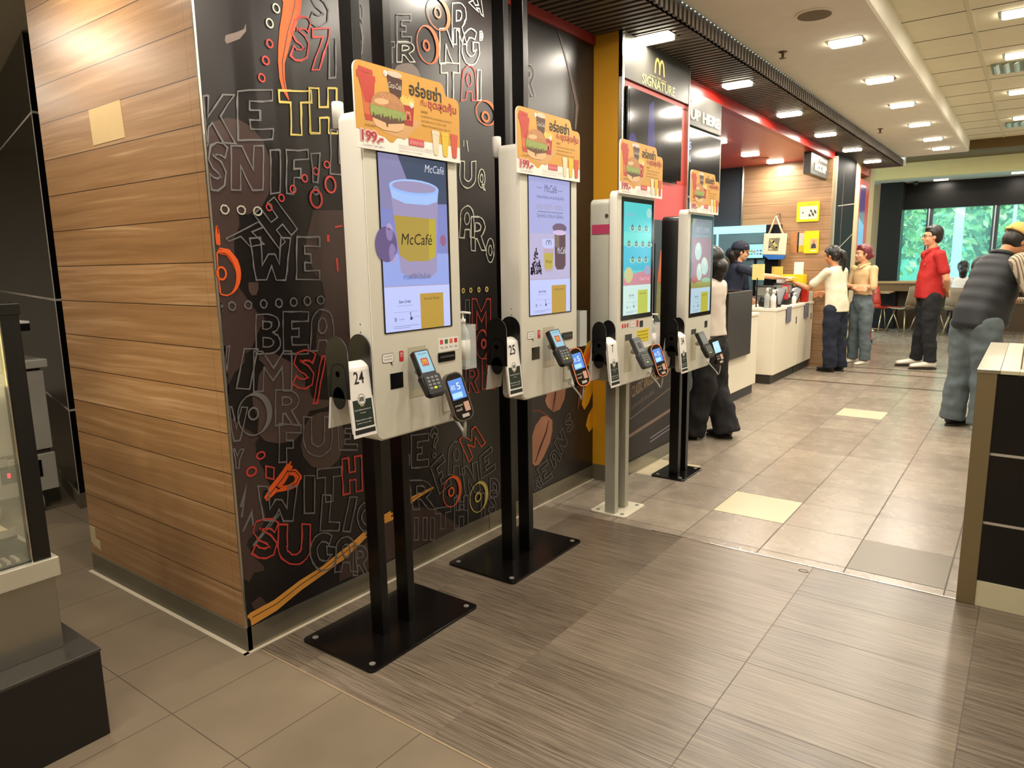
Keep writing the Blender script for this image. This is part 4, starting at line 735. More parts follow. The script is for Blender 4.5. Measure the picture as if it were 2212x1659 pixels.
MURAL_STROKES = [('o',[20,22,24,18,8],[(1296,1397),(1331,1391),(1354,1362),(1362,1332),(1363,1299)]),('o',[8,16,14],[(1276,1473),(1287,1448),(1295,1415)]),('r',[6,6],[(1779,1485),(1815,1491)]),('r',[12,12],[(1744,1456),(1744,1431)]),('r',[10,8],[(1779,1370),(1781,1321)]),('o',[20,35,40,35,30],[(1398,531),(1433,558),(1469,586),(1493,610),(1509,631)]),('o',[20,24,26,24,20,22],[(1496,605),(1526,598),(1542,575),(1527,552),(1492,548),(1445,555)]),('g',[10,10,8],[(1272,531),(1328,601),(1284,495)]),('g',[6,12,6],[(1279,443),(1339,500),(1342,451)]),('g',[16,14,12],[(1446,464),(1379,413),(1336,379)]),('g',[6,6],[(1267,837),(1308,846)]),('d',[50,45,40,35,40,35,30],[(1287,116),(1403,126),(1516,159),(1623,179),(1712,204),(1792,229),(1844,252)]),('d',[40,45],[(1955,284),(1993,287)]),('d',[30,20,8],[(2107,319),(2163,329),(2262,339)]),('k',[4,3,3],[(1310,122),(1448,142),(1564,176)]),('k',[4,3,3],[(1339,110),(1481,143),(1599,178)]),('u',[6,16,14,8],[(3081,259),(3131,332),(3193,410),(3217,469)]),('u',[6,14,8],[(3258,518),(3277,578),(3297,638)]),('s',[6,8,4],[(3052,554),(3134,540),(3219,489)]),('s',[4,6],[(3273,493),(3295,624)]),('s',[10,30,10],[(3532,476),(3553,539),(3567,604)]),('o',[12,40,30],[(3539,675),(3610,754),(3697,849)]),('o',[8,50,20],[(3610,717),(3683,791),(3727,816)]),('t',[10,20,30,20],[(3325,2561),(3433,2393),(3529,2196),(3509,2071)]),('w',[4,4],[(2543,1891),(2541,1864)]),('w',[6,4],[(2564,1893),(2572,1845)]),('o',[75,70,60,50,40,26,22,18,4],[(1655,2260),(1647,2213),(1633,2172),(1615,2126),(1601,2074),(1589,2027),(1588,1975),(1595,1938),(1609,1909)]),('k',[6,5,4],[(1633,2216),(1611,2150),(1589,2078)]),('k',[6,5],[(1661,2211),(1632,2114)])]
def arcp(cx, cy, rx, ry, a0, a1, n=10): return [(cx+rx*math.cos(a0+(a1-a0)*i/n), cy+ry*math.sin(a0+(a1-a0)*i/n)) for i in range(n+1)]
def thick(cl, w):
    """closed outline around a centre line"""
    L, R = [], []
    for i, p in enumerate(cl):
        a = cl[max(0, i-1)]; b = cl[min(len(cl)-1, i+1)]; dx, dy = b[0]-a[0], b[1]-a[1]; d = math.hypot(dx, dy) or 1
        L.append((p[0]-dy/d*w/2, p[1]+dx/d*w/2)); R.append((p[0]+dy/d*w/2, p[1]-dx/d*w/2))
    return L+R[::-1]
GL = {
 'E': [[(0,0),(1,0),(1,.22),(.34,.22),(.34,.40),(.62,.40),(.62,.60),(.34,.60),(.34,.78),(1,.78),(1,1),(0,1)]],
 'F': [[(.05,0),(.36,0),(.36,.38),(.66,.38),(.66,.58),(.36,.58),(.36,.78),(1,.78),(1,1),(.05,1)]],
 'T': [[(.34,0),(.66,0),(.66,.74),(1,.74),(1,1),(0,1),(0,.74),(.34,.74)]],
 'H': [[(0,0),(.34,0),(.34,.36),(.66,.36),(.66,0),(1,0),(1,1),(.66,1),(.66,.58),(.34,.58),(.34,1),(0,1)]],
 'I': [[(.1,0),(.9,0),(.9,1),(.1,1)]], 'L': [[(0,0),(1,0),(1,.24),(.42,.24),(.42,1),(0,1)]],
 'N': [[(0,0),(.28,0),(.30,.55),(.66,0),(1,0),(1,1),(.70,1),(.68,.46),(.32,1),(0,1)]],
 'M': [[(0,0),(.24,0),(.26,.6),(.5,.26),(.74,.6),(.76,0),(1,0),(1,1),(.78,1),(.5,.58),(.22,1),(0,1)]],
 'W': [[(.14,0),(.40,0),(.52,.34),(.64,0),(.88,0),(1,1),(.76,1),(.72,.36),(.60,.62),(.44,.62),(.30,.34),(.24,1),(0,1)]],
 'V': [[(.36,0),(.64,0),(1,1),(.72,1),(.5,.36),(.28,1),(0,1)]],
 'Y': [[(.36,0),(.64,0),(.64,.42),(1,1),(.72,1),(.5,.64),(.28,1),(0,1),(.36,.42)]],
 'K': [[(0,0),(.28,0),(.28,.32),(.38,.42),(.68,0),(1,0),(.60,.56),(.98,1),(.66,1),(.28,.56),(.28,1),(0,1)]],
 '7': [[(.1,0),(.45,0),(1,.86),(1,1),(.1,1),(.1,.80),(.62,.80)]], '/': [[(0,0),(.3,0),(1,1),(.7,1)]],
 '!': [[(.3,.30),(.7,.30),(.9,1),(.1,1)], arcp(.5,.1,.25,.10,0,2*PI,10)],
 'S': [thick([(.88,.78),(.72,.86),(.50,.87),(.28,.82),(.22,.70),(.36,.58),(.60,.48),(.76,.34),(.72,.20),(.52,.13),(.30,.14),(.12,.24)], .26)],
 'C': [thick(arcp(.55,.5,.40,.38,.9,2*PI-.9,14), .25)],
 'G': [thick(arcp(.52,.5,.38,.38,.9,2*PI-.35,14)+[(.88,.52),(.62,.52)], .24)],
 'U': [thick([(.16,1),(.15,.45)]+arcp(.5,.42,.35,.30,PI,2*PI,10)+[(.85,1)], .26)],
 'O': [arcp(.5,.5,.5,.5,0,2*PI,20), arcp(.5,.5,.2,.22,0,2*PI,14)], 'Q': [arcp(.5,.55,.5,.45,0,2*PI,20), arcp(.5,.55,.2,.2,0,2*PI,14), [(.55,.25),(.7,.3),(1,0),(.8,0)]],
 'D': [[(0,0)]+arcp(.35,.5,.65,.5,-PI/2,PI/2,10)+[(0,1)], [(.28,.24)]+arcp(.35,.5,.35,.27,-PI/2,PI/2,8)+[(.28,.76)]],
 'R': [[(0,0),(.28,0),(.28,.34),(.40,.34),(.70,0),(1,0),(.66,.42)]+arcp(.45,.70,.50,.30,-.9,PI/2,8)+[(0,1)], [(.28,.56)]+arcp(.42,.69,.24,.12,-PI/2,PI/2,8)+[(.28,.80)]],
 'P': [[(0,0),(.28,0),(.28,.38)]+arcp(.45,.69,.50,.31,-PI/2,PI/2,8)+[(0,1)]],
 'B': [[(0,0)]+arcp(.5,.27,.46,.27,-PI/2,PI/3,8)+arcp(.45,.75,.45,.25,-PI/3,PI/2,8)+[(0,1)], [(.26,.18)]+arcp(.42,.28,.26,.12,-PI/2,PI/2,6)+[(.26,.40)], [(.26,.62)]+arcp(.40,.72,.22,.10,-PI/2,PI/2,6)+[(.26,.84)]],
 'A': [[(0,0),(.06,.60)]+arcp(.5,.62,.44,.38,PI,0,10)+[(1,0),(.70,0),(.66,.26),(.36,.26),(.30,0)], arcp(.5,.60,.17,.19,0,2*PI,10)],
 '?': [thick([(.15,.72),(.25,.88),(.5,.93),(.78,.84),(.80,.66),(.55,.50),(.50,.34)], .20), arcp(.5,.08,.16,.08,0,2*PI,10)],
}
MC = {'g': 'mural_grey', 'o': 'mural_orange', 'r': 'mural_red', 'y': 'mural_yellow', 'w': 'mural_white', 'b': 'mural_brown', 'b2': 'mural_brown2', 't': 'mural_taupe', 't2': 'mural_tan', 'u': M('bean_seam', '4a261a', .5), 's': 'mural_rust', 'd': 'mural_wood', 'k': 'mural_black'}
rm = random.Random(3)
b = MB(FX(WX)); n = .0006
def rough_line(pts, w, n, m, closed=True, passes=2, jit=.0035):
    for k in range(passes):
        q = []
        K = len(pts)
        for i in range(K if closed else K-1):
            a, c = pts[i], pts[(i+1) % K]; d = math.hypot(c[0]-a[0], c[1]-a[1]); s = max(1, int(d/.035))
            for j in range(s): f = j/s; q.append((a[0]+(c[0]-a[0])*f+rm.uniform(-jit, jit)*(.5+k*.6), a[1]+(c[1]-a[1])*f+rm.uniform(-jit, jit)*(.5+k*.6)))
        if not closed: q.append(pts[-1])
        q = [(max(p[0], 1.29), p[1]) for p in q]
        b.stroke(q, [w*rm.uniform(.55, 1.35) for _ in q], n+k*.00015, n+k*.00015, m, closed=closed)
for c, p in MURAL_BLOBS: b.poly([(max(u/1000, 1.286), v/1000) for u, v in p], n, n, MC[c]); n += .00008
n += .0002
for c, w, p in MURAL_STROKES:
    p = [(max(u, 1300), v) for u, v in p]
    if c != 'k':
        b.stroke([(u/1000, v/1000) for u, v in p], [x/1000 for x in w], n, n, MC[c])
        if max(w) > 15:
            for k in range(5): b.stroke([(u/1000+rm.uniform(-.4, .4)*x/1000, v/1000+rm.uniform(-.4, .4)*x/1000) for (u, v), x in zip(p, w)], [x/1000*.25 for x in w], n+.0001+k*.0001, n+.0001+k*.0001, MC[c])
            b.stroke([(u/1000+.15*x/1000, v/1000+.1*x/1000) for (u, v), x in zip(p, w)][:-1], .003, n+.0007, n+.0007, 'mural_black')
n += .0010; n0_ = n; kk = 0
for c, q in [(x[1], x) for x in MURAL_LETTERS]:
    ch, col, Q = q; Q = [v/1000 for v in Q]; TL, TR, BR, BL = (Q[0], Q[1]), (Q[2], Q[3]), (Q[4], Q[5]), (Q[6], Q[7])
    hgt = abs(TL[1]-BL[1])
    for pts in GL[ch]:
        pp = []
        for a, e in pts:
            x = (1-e)*((1-a)*BL[0]+a*BR[0])+e*((1-a)*TL[0]+a*TR[0]); y = (1-e)*((1-a)*BL[1]+a*BR[1])+e*((1-a)*TL[1]+a*TR[1]); pp.append((x, y))
        rough_line(pp, .0042 if col in 'gw' else .0052, n, MC[col], True, 2, min(.0035, hgt*.02))
    kk += 1; n = n0_+(kk % 5)*.0003
for c, cu, cv, ru, rv, w, rot in MURAL_RINGS:
    kk += 1; n = n0_+.0015+(kk % 4)*.0003; cu, cv, ru, rv = cu/1000, cv/1000, max(ru, 6)/1000, max(rv, 6)/1000
    if w >= .3:
        pp = arcp(cu, cv, ru*(1-w/2), rv*(1-w/2), 0, 2*PI, 18)[:-1]; b.stroke(pp, min(ru, rv)*w, n, n, MC[c], closed=True)
    else:
        pp = [(max(1.29, p[0]), p[1]) for p in arcp(cu, cv, ru*.95, rv*.95, 0, 2*PI, 26)[:-1]]; b.stroke(pp, [.004+min(.022, min(ru, rv)*.28)*max(0, math.cos(2*PI*i/26-.3)) if min(ru, rv) > .04 else min(ru, rv)*.3 for i in range(26)], n, n, MC[c], closed=True)
        rough_line(pp, .004, n+.0001, MC[c], True, 1)
b.build('mural_drawing', parent=wall_mural)
# ================================================================== left foreground: pastry display case
M('granite', '110e0d', .42, vary=.35, vs_=160); M('granite_top', '3a3732', .3, vary=.25, vs_=120); M('brushed_steel', 'a09c90', .38, .5, vary=.10, vs_=4); M('steel_light', 'c9c3b2', .35, .5, vary=.04)
M('case_black', '060504', .3, vary=0); M('case_glass', 'd8d8c0', .02, vary=0); MATS['case_glass'].node_tree.nodes['Principled BSDF'].inputs['Alpha'].default_value = .16
M('case_tray', 'd0c494', .35, .2); M('pastry', 'c9821f', .6, vary=.3, vs_=40); M('case_strip', 'fff0c0', .4, emis=3.0); M('amber_card', 'e0a02a', .5); M('grille_dark', '3a342c', .5)
XC = -1.86; YE = .648      # front face and far end of the steel body
b = MB(); b.box((-2.9, -1.2, .0), (-2.07, .79, .262), 'granite'); b.box((-2.9, -1.2, .262), (-2.068, .792, .272), 'granite_top')
pl = b.build('stone_plinth', bev=.002); tag(pl, 'black speckled granite plinth under the pastry case in the left foreground', 'plinth')
r = empty('pastry_display_case', (-2.5, 0, .272), 'glass pastry display case with black frame and steel body at the left edge', 'display case')
XF, YF = -2.155, .745
def cz(px, py): return atx(px, py, XF).z
zl0, zl1 = .49, .545
b = MB(); b.box((-2.85, -1.2, .272), (XF-.012, YF-.01, zl0), M('polished_steel', '9a968c', .25, .9, vary=.1, vs_=4)); b.build('steel_body', parent=r, bev=.002)
b = MB(); b.box((-2.87, -1.2, zl0), (XF, YF+.002, zl1), 'steel_light'); b.box((-2.86, -1.2, zl1), (XF-.02, YF-.015, zl1+.004), 'case_black'); b.build('ledge', parent=r, bev=.003)
zt = 1.258
for (x, y) in ((XF-.028, YF-.035), (-2.83, YF-.035)):
    b = MB(); b.box((x-.022, y-.022, zl1), (x+.018, y+.022, zt), 'case_black'); b.build('frame_post', parent=r, bev=.002)
b = MB(); b.box((-2.85, -1.2, zt-.03), (XF-.005, YF-.01, zt), 'case_black'); b.box((-2.80, -1.2, zt-.025), (XF-.008, YF-.06, zt-.018), 'steel_light'); b.build('top_rail', parent=r, bev=.002)
b = MB(); b.box((XF-.026, -1.2, zl1), (XF-.021, YF-.055, zt-.03), 'case_glass'); b.build('front_glass', parent=r)
b = MB(); b.box((-2.81, YF-.038, zl1), (XF-.05, YF-.033, zt-.03), 'case_glass'); b.build('end_glass', parent=r)
b = MB(); b.box((XF-.020, YF-.060, zl1), (XF-.014, YF-.052, zt-.03), 'chrome_trim'); b.build('glass_edge', parent=r)
b = MB(); b.box((-2.86, -1.2, zl1), (-2.85, YF-.06, zt-.03), M('case_bounce', 'b8b088', .4)); b.build('bounce_panel', parent=r)  # pale panel added to brighten the inside of the case
for z in (.60, .80, 1.0):
    b = MB(); b.box((-2.80, -1.2, z), (-2.25, YF-.06, z+.008), 'case_tray'); b.box((-2.252, -1.2, z), (-2.25, YF-.06, z+.03), 'steel_light'); b.build('shelf', parent=r)
b = MB(); b.box((-2.80, -1.2, zt-.038), (-2.70, YF-.1, zt-.031), 'case_strip'); b.build('light_strip', parent=r)
b = MB()
for i in range(24): b.box((-2.24, YF-.09-i*.022, zl1+.006), (-2.19, YF-.080-i*.022, zl1+.014), 'steel_light')
b.box((-2.25, -1.2, zl1+.004), (-2.185, YF-.06, zl1+.006), 'grille_dark'); b.build('air_grille', parent=r)
a = area((-2.55, .1, zt-.06), .3, 1.0, 30, (1, .88, .6)); a.name = 'case_light'
for i, (y, z, s) in enumerate(((.55, .808, 1.0), (.50, 1.008, .9), (.36, .808, .95), (.34, 1.008, .9), (.5, .608, .8))):
    b = MB(Matrix.Translation((-2.42+.02*i, y, z))); 
    b.lathe([(.01, 0), (.052*s, .006), (.062*s, .022), (.050*s, .042*s), (.02, .055*s)], 'pastry', 18, sx=1.1)
    for k in range(5): b.tube([(-.05*s+.02*k, -.045*s, .028), (-.045*s+.022*k, 0, .055*s), (-.04*s+.022*k, .045*s, .028)], .010*s, 'pastry', 8)
    o = b.build('golden_pastry'); tag(o, ('ridged golden pastry nearest the glass end of the middle shelf', 'golden pastry on the upper shelf at the glass end', 'golden pastry further along the middle shelf', 'golden pastry further along the upper shelf', 'golden pastry on the lowest shelf of the case')[i], 'pastry', 'pastries in the display case')
b = MB(frame((-2.20, .50, zl1+.006), (0, 1, 0), (-.25, 0, 1))); b.rect(-.04, 0, .045, .085, 0, .001, 'amber_card'); b.text('49.-', .005, .012, .03, .016, .0015, 'small_text'); b.rect(-.04, .085, .0, .12, 0, .001, 'phone_red')
tag(b.build('price_card'), 'small yellow price card leaning inside the pastry case', 'price card')
M('blue_box', '3a6aa8', .5)
b = MB(); b.box((-2.60, .58, .608), (-2.53, .66, .72), 'blue_box'); b.box((-2.60, .58, .72), (-2.53, .66, .745), M('sky_blue', '5aa8c8', .5)); tag(b.build('blue_carton'), 'blue carton on the lowest shelf of the pastry case', 'carton')
b = MB(); b.box((-2.52, .47, .608), (-2.44, .56, .66), 'bun_light'); tag(b.build('cream_carton'), 'cream coloured box beside the blue carton in the pastry case', 'carton')
# tub, till screen and shelf above the case
b = MB(Matrix.Translation((-2.42, .68, zt))); b.box((-.35, -.3, .10), (.045, .045, .112), 'case_black'); b.box((-.02, -.02, 0), (.0, .0, .10), 'case_black'); b.box((-.3, -.02, 0), (-.28, .0, .10), 'case_black'); sh = b.build('tray_stand', bev=.003); tag(sh, 'low black tray stand on top of the pastry display case', 'stand')
r = empty('plastic_tub', (-2.50, .64, zt+.112), 'cream plastic tub with a lid on the black tray stand', 'tub')
b = MB(Matrix.Translation((-2.475, .655, zt+.112))); b.lathe([(.062, 0), (.068, .004), (.076, .078)], M('tub_cream', 'd8d0a8', .4), 24); b.build('tub_body', parent=r)
b = MB(Matrix.Translation((-2.475, .655, zt+.112))); b.lathe([(.080, .072), (.080, .080), (.078, .082), (.080, .085), (.078, .100), (.070, .104)], M('lid_white', 'd8d6da', .35), 24); b.build('lid', parent=r)
# steel cooking cabinet on castors in front of the tiled wall
M('cabinet_steel', 'cbc6ba', .38, .35)
r = empty('steel_cabinet', (-4.66, 1.42, 0), 'stainless steel cabinet on castors against the black tiled wall', 'kitchen cabinet')
b = MB(); b.box((-4.95, 1.22, .12), (-4.40, 1.575, .33), 'cabinet_steel'); b.box((-4.95, 1.24, .355), (-4.405, 1.57, .80), 'cabinet_steel'); b.box((-4.93, 1.25, .33), (-4.42, 1.56, .355), 'grille_dark'); b.box((-4.93, 1.25, .80), (-4.42, 1.56, .815), 'grille_dark'); b.build('cabinet_body', parent=r, bev=.004)
b = MB(); b.box((-4.97, 1.21, .815), (-4.385, 1.59, .86), 'cabinet_steel'); b.build('worktop', parent=r, bev=.004)
b = MB(); b.box((-4.401, 1.30, .205), (-4.396, 1.50, .30), 'bezel'); b.box((-4.396, 1.33, .235), (-4.394, 1.345, .262), em('red_led', 'ff2a50', 2.0)); b.build('control_panel', parent=r)
b = MB(); b.tube([(-4.40, 1.34, .74), (-4.36, 1.34, .74), (-4.36, 1.44, .74), (-4.40, 1.44, .74)], .013, 'black_metal', 10); b.build('handle', parent=r)
for x, y in ((-4.45, 1.48), (-4.45, 1.27), (-4.9, 1.27), (-4.9, 1.48)):
    b = MB(frame((x, y, .055), (1, 0, 0), (0, 0, 1))); b.disc(0, 0, .055, .055, -.012, .012, 'kiosk_grey', 20); b.disc(0, 0, .030, .030, -.014, .014, 'cabinet_steel', 16); b.box((-.02, .05, -.018), (.02, .07, .018), 'cabinet_steel'); b.build('castor', parent=r)
b = MB(Matrix.Translation((-4.60, 1.40, .86))); b.lathe([(.012, 0), (.012, .05), (.03, .05), (.032, .09), (.02, .10)], 'cabinet_steel', 14); b.box((-.10, -.12, .16), (.18, .14, .20), 'black_plastic'); b.box((-.10, -.12, .20), (.18, .14, .213), 'paper_white'); b.box((.02, -.02, .10), (.05, .02, .16), 'black_metal')
tag(b.build('card_printer', bev=.002), 'black device with a pale top on the steel cabinet', 'appliance')
r = empty('till_monitor', (-4.55, 1.50, .95), 'dark till monitor on a black arm in front of the tiled wall', 'monitor')
m = frame((-4.62, 1.44, 1.12), (.97, -.22, 0), (0, 0, 1)); b = MB(m); b.rect(-.22, -.0, .10, .29, -.03, 0, M('monitor_shell', '1d1c1a', .3), .02); b.build('monitor_shell', parent=r)
b = MB(m); b.rect(-.20, .03, .02, .24, 0, .001, em('monitor', '4f6468', .12)); b.build('monitor_screen', parent=r)
b = MB(m); b.box((-.06, -.24, -.06), (-.03, .05, -.03), 'black_metal'); b.build('monitor_arm', parent=r)
# bits on the wooden wall
M('paper_patch', 'c8ab78', .6); M('peel_cream', 'c4b48c', .7)
b = MB(FY(1.283)); b.poly([(-2.875, 1.925), (-2.633, 1.927), (-2.622, 1.800), (-2.866, 1.798)], 0, .0012, 'paper_patch'); tag(b.build('paper_sheet'), 'blank tan paper sheet stuck high on the wooden wall', 'paper')
b = MB(FY(1.283)); b.poly([(-3.311, .215), (-3.26, .215), (-3.262, .165), (-3.225, .160), (-3.225, .118), (-3.26, .125), (-3.311, .14)], 0, .001, 'peel_cream'); tag(b.build('repair_tape'), 'torn cream tape at the bottom left of the wooden wall', 'tape')

# ================================================================== right foreground: low divider with steel top
M('divider_metal', '8a7a5a', .35, .6, vary=.05); M('divider_top', 'a8a088', .28, .8, vary=.08, vs_=12); M('top_cream', 'c4bc9c', .35)
r = empty('low_divider', (.4, 3.4, 0), 'low black tiled divider with a steel corner post and top at the right edge', 'divider')
Y0, Y1, ZT = 3.11, 4.12, .925
b = MB(); b.box((-.08, Y0+.012, .09), (1.3, Y1-.01, ZT-.02), 'black_tile'); b.at(FY(Y0+.0115))
for z in (.335, .605): b.stroke([(-.08, z), (1.3, z)], .010, 0, .001, 'tile_joint')
b.build('tiled_body', parent=r)
b = MB(); b.box((-.14, Y0, 0), (-.078, Y0+.06, ZT-.015), 'divider_metal'); b.box((-.141, Y0+.06, 0), (-.12, Y1, ZT-.015), 'divider_metal'); b.build('corner_post', parent=r, bev=.002)
b = MB(); b.box((-.078, Y0+.004, 0), (1.3, Y0+.02, .10), 'top_cream'); b.build('skirting', parent=r)
b = MB(); b.box((-.143, Y0-.003, ZT-.015), (-.07, Y1, ZT), 'divider_top'); b.build('steel_top', parent=r, bev=.002)
b = MB(); b.box((-.07, Y0-.003, ZT-.015), (-.012, Y1, ZT), 'top_cream'); b.box((-.012, Y0-.003, ZT-.015), (1.3, Y0+.06, ZT), 'top_cream'); b.build('cream_top', parent=r, bev=.002)
b = MB(); b.box((-.012, Y0+.06, ZT-.13), (1.3, Y1, ZT-.12), 'bezel'); b.box((-.008, Y0+.06, ZT-.12), (.0, Y1, ZT-.01), 'chrome_trim'); b.build('channel', parent=r)
b = MB(); b.box((.02, 3.85, ZT-.12), (.06, 3.9, 1.45), 'divider_metal'); tag(b.build('metal_post', bev=.002), 'bronze metal post rising from the channel of the low divider', 'post')
p = [aty(2148, 745, 4.7), aty(2172, 640, 4.7)]
b = MB(); b.box((-.02, 4.70, 0), (.035, 4.74, 1.09), 'yellow_bin' if 'yellow_bin' in MATS else M('yellow_bin', 'dc9c1c', .45)); b.box((.035, 4.68, 0), (.07, 4.75, 1.09), 'black_metal')
tag(b.build('notice_board'), 'bright yellow upright board with black edge beyond the low divider', 'board')
b = MB(FZ(.001)); b.stroke(arcp(-.70, 3.06, .020, .013, 0, 2*PI, 16)[:-1], .003, 0, .001, M('rubber_brown', '5a4428', .5), closed=True); tag(b.build('rubber_band'), 'small brown rubber band lying on the floor by the metal strip', 'rubber band')
# ================================================================== signature wall and pick-up point
XS = -1.97
M('sign_gold', 'f0d478', .4, emis=.9); M('sign_cream', 'f0e4c0', .4, emis=.3); M('tv_black', '0d0e12', .15, vary=0); M('tv_blue', '3a3f8a', .2, emis=.25); M('red_frame', 'c0281a', .35)
M('poster_line', '8a7264', .5); M('poster_text', 'a58664', .5); M('poster_dark', '2b2320', .5); M('panel_silver', '8d887c', .35, .5)
r = empty('signature_header', (XS, 4.24, 2.36), 'grey header panel with golden arches and the words THE SIGNATURE', 'sign')
b = MB(FX(XS)); b.rect(3.72, 2.36, 4.68, 2.60, 0, .02, 'dark_header'); b.build('header_panel', parent=r)
b = MB(FX(XS+.0205)); arches(b, 4.13, 2.455, .135, .085, .004, 'sign_gold', .14); b.text('THE', 4.165, 2.428, .055, .012, .002, 'sign_gold'); b.rect(4.07, 2.432, 4.15, 2.435, 0, .002, 'sign_gold'); b.rect(4.235, 2.432, 4.30, 2.435, 0, .002, 'sign_gold'); b.text('SIGNATURE', 3.965, 2.368, .47, .056, .002, 'sign_gold', bold=.012); b.build('header_lettering', parent=r)
b = MB(FX(XS)); b.rect(3.72, .09, 3.745, 2.60, 0, .022, 'chrome_trim'); b.rect(4.665, 1.2, 4.685, 2.60, 0, .022, 'chrome_trim'); struct(b, 'trim_8')
b = MB(FX(XS)); b.rect(3.745, 2.325, 4.665, 2.36, 0, .004, 'red_frame'); b.rect(4.53, 1.84, 4.665, 2.33, 0, .004, 'red_frame'); b.rect(3.745, 1.60, 4.665, 1.84, 0, .003, 'pink_red'); b.rect(3.745, 1.25, 4.665, 1.60, 0, .003, 'dark_blue_grey'); b.build('colour_panels', parent=wall_sig)
r = empty('menu_television', (XS, 4.1, 1.86), 'dark menu screen in a red surround under the signature header', 'television')
b = MB(FX(XS+.003)); b.rect(3.76, 1.855, 4.52, 2.315, 0, .035, 'bezel', .006); b.build('television_body', parent=r)
b = MB(FX(XS+.039)); b.rect(3.775, 1.87, 4.505, 2.30, 0, .0006, em('tv_dark', '1a1c26', .25)); b.disc(3.82, 1.98, .06, .09, .0007, .0008, em('tv_violet', '3c3c84', .5)); b.poly([(4.0, 1.87), (4.03, 2.25), (4.09, 2.29), (4.12, 2.0), (4.10, 1.87)], .0007, .0008, em('tv_violet', '3c3c84', .5)); b.poly([(4.16, 1.9), (4.18, 2.1), (4.21, 2.0), (4.2, 1.88)], .0007, .0008, em('tv_violet2', '2a2a58', .4)); b.build('television_picture', parent=r)
b = MB(FX(XS)); b.rect(3.76, .10, 4.66, .78, .001, .003, 'poster_dark')
for q in (((3.91, .38), (3.91, .84), (4.46, .84), (4.46, .50)),): pass
n = .0035
b.stroke([(3.90, .365), (4.52, .475), (4.52, .835)], .007, n, n, 'poster_line'); b.stroke([(3.90, .365), (3.90, .83)], .007, n, n, 'poster_line'); b.stroke([(3.90, .60), (4.52, .685)], .007, n, n, 'poster_line'); b.stroke([(3.90, .82), (4.52, .84)], .007, n, n, 'poster_line')
b.poly([(3.93, .68), (3.97, .705), (4.06, .715), (4.06, .66), (4.045, .62), (4.04, .66), (3.985, .66), (3.98, .625), (3.965, .66)], n, n, 'poster_line')
b.text('ANGUS BEEF', 4.09, .665, .42, .10, n, 'poster_text', bold=.02, dy=.05); b.text('CLASSIC ANGUS BEEF BURGER', 3.92, .495, .58, .075, n, 'poster_text', bold=.02, dy=.10); b.text('แองกัส คลาสสิก บีฟ เบอร์เกอร์', 3.92, .42, .33, .035, n, 'poster_line', dy=.055)
b.stroke([(3.76, .245), (4.66, .33)], .022, n, n, 'poster_line'); b.stroke([(4.2, .18), (4.6, .215)], .008, n, n, 'soft_text'); b.stroke([(4.2, .155), (4.6, .19)], .008, n, n, 'soft_text')
o = b.build('burger_poster'); tag(o, 'dark brown poster with outlined lettering CLASSIC ANGUS BEEF BURGER behind the silver posts', 'poster')
M('carrot', 'c8642c', .5, vary=.3, vs_=30); M('salad', '8a8a50', .5, vary=.4, vs_=30)
b = MB(FX(XS+.003)); b.rect(4.22, .84, 4.62, 1.45, 0, .004, 'dark_blue_grey'); b.poly([(4.25, 1.20), (4.60, 1.20), (4.58, 1.42), (4.45, 1.44), (4.3, 1.41)], .004, .005, 'carrot'); b.poly([(4.24, 1.0), (4.35, .92), (4.5, .95), (4.6, 1.08), (4.6, 1.2), (4.4, 1.19), (4.25, 1.2)], .004, .0052, 'salad'); b.rect(4.24, .85, 4.6, .93, .004, .005, 'bun')
tag(b.build('food_picture'), 'picture of burger filling with orange and green layers beyond the turquoise kiosk', 'poster')
# pick-up board beyond the signature wall
XP = -2.05
r = empty('pick_up_sign', (XP, 5.2, 2.27), 'grey lit sign reading PICK UP HERE above the order screen', 'sign')
b = MB(FX(XP)); b.rect(4.70, 2.285, 5.55, 2.515, -.10, 0, 'dark_header'); b.build('sign_box', parent=r, bev=.003)
b = MB(FX(XP)); b.text('PICK UP HERE', 4.58, 2.325, .92, .075, .001, em('signwhite', 'fff4d8', 1.0), bold=.02, depth=.006); b.text('รับอาหารที่นี่', 4.62, 2.42, .33, .05, .001, em('signwhite', 'fff4d8', 1.6), bold=.012, depth=.004); b.build('sign_lettering', parent=r)
r = empty('order_status_screen', (XP, 5.2, 1.78), 'wall mounted order number screen showing 135 and 236', 'screen')
b = MB(FX(XP)); b.rect(4.72, 1.785, 5.56, 2.27, -.06, 0, 'panel_silver', .006); b.rect(4.735, 1.80, 5.54, 2.255, 0, .002, 'tv_black'); b.build('screen_body', parent=r)
b = MB(FX(XP+.002)); b.rect(4.74, 1.805, 5.535, 2.25, 0, .0005, em('status', '26282c', .3)); b.text('135', 4.86, 2.115, .10, .055, .001, em('numeral', '9ab0ff', 1.2), bold=.02); b.text('236', 4.86, 2.03, .10, .055, .001, em('numeral', '9ab0ff', 1.2), bold=.02); b.rect(4.76, 1.815, 4.90, 1.85, .0006, .001, em('violetbar', '4a4ac8', 1.0)); b.build('screen_picture', parent=r)
b = MB(); b.box((-2.25, 4.70, .1), (-2.18, 5.50, 1.79), 'dark_blue_grey'); b.box((-2.25, 4.70, 0), (-2.175, 5.50, .1), 'grey_skirt'); struct(b, 'wall_pickup')
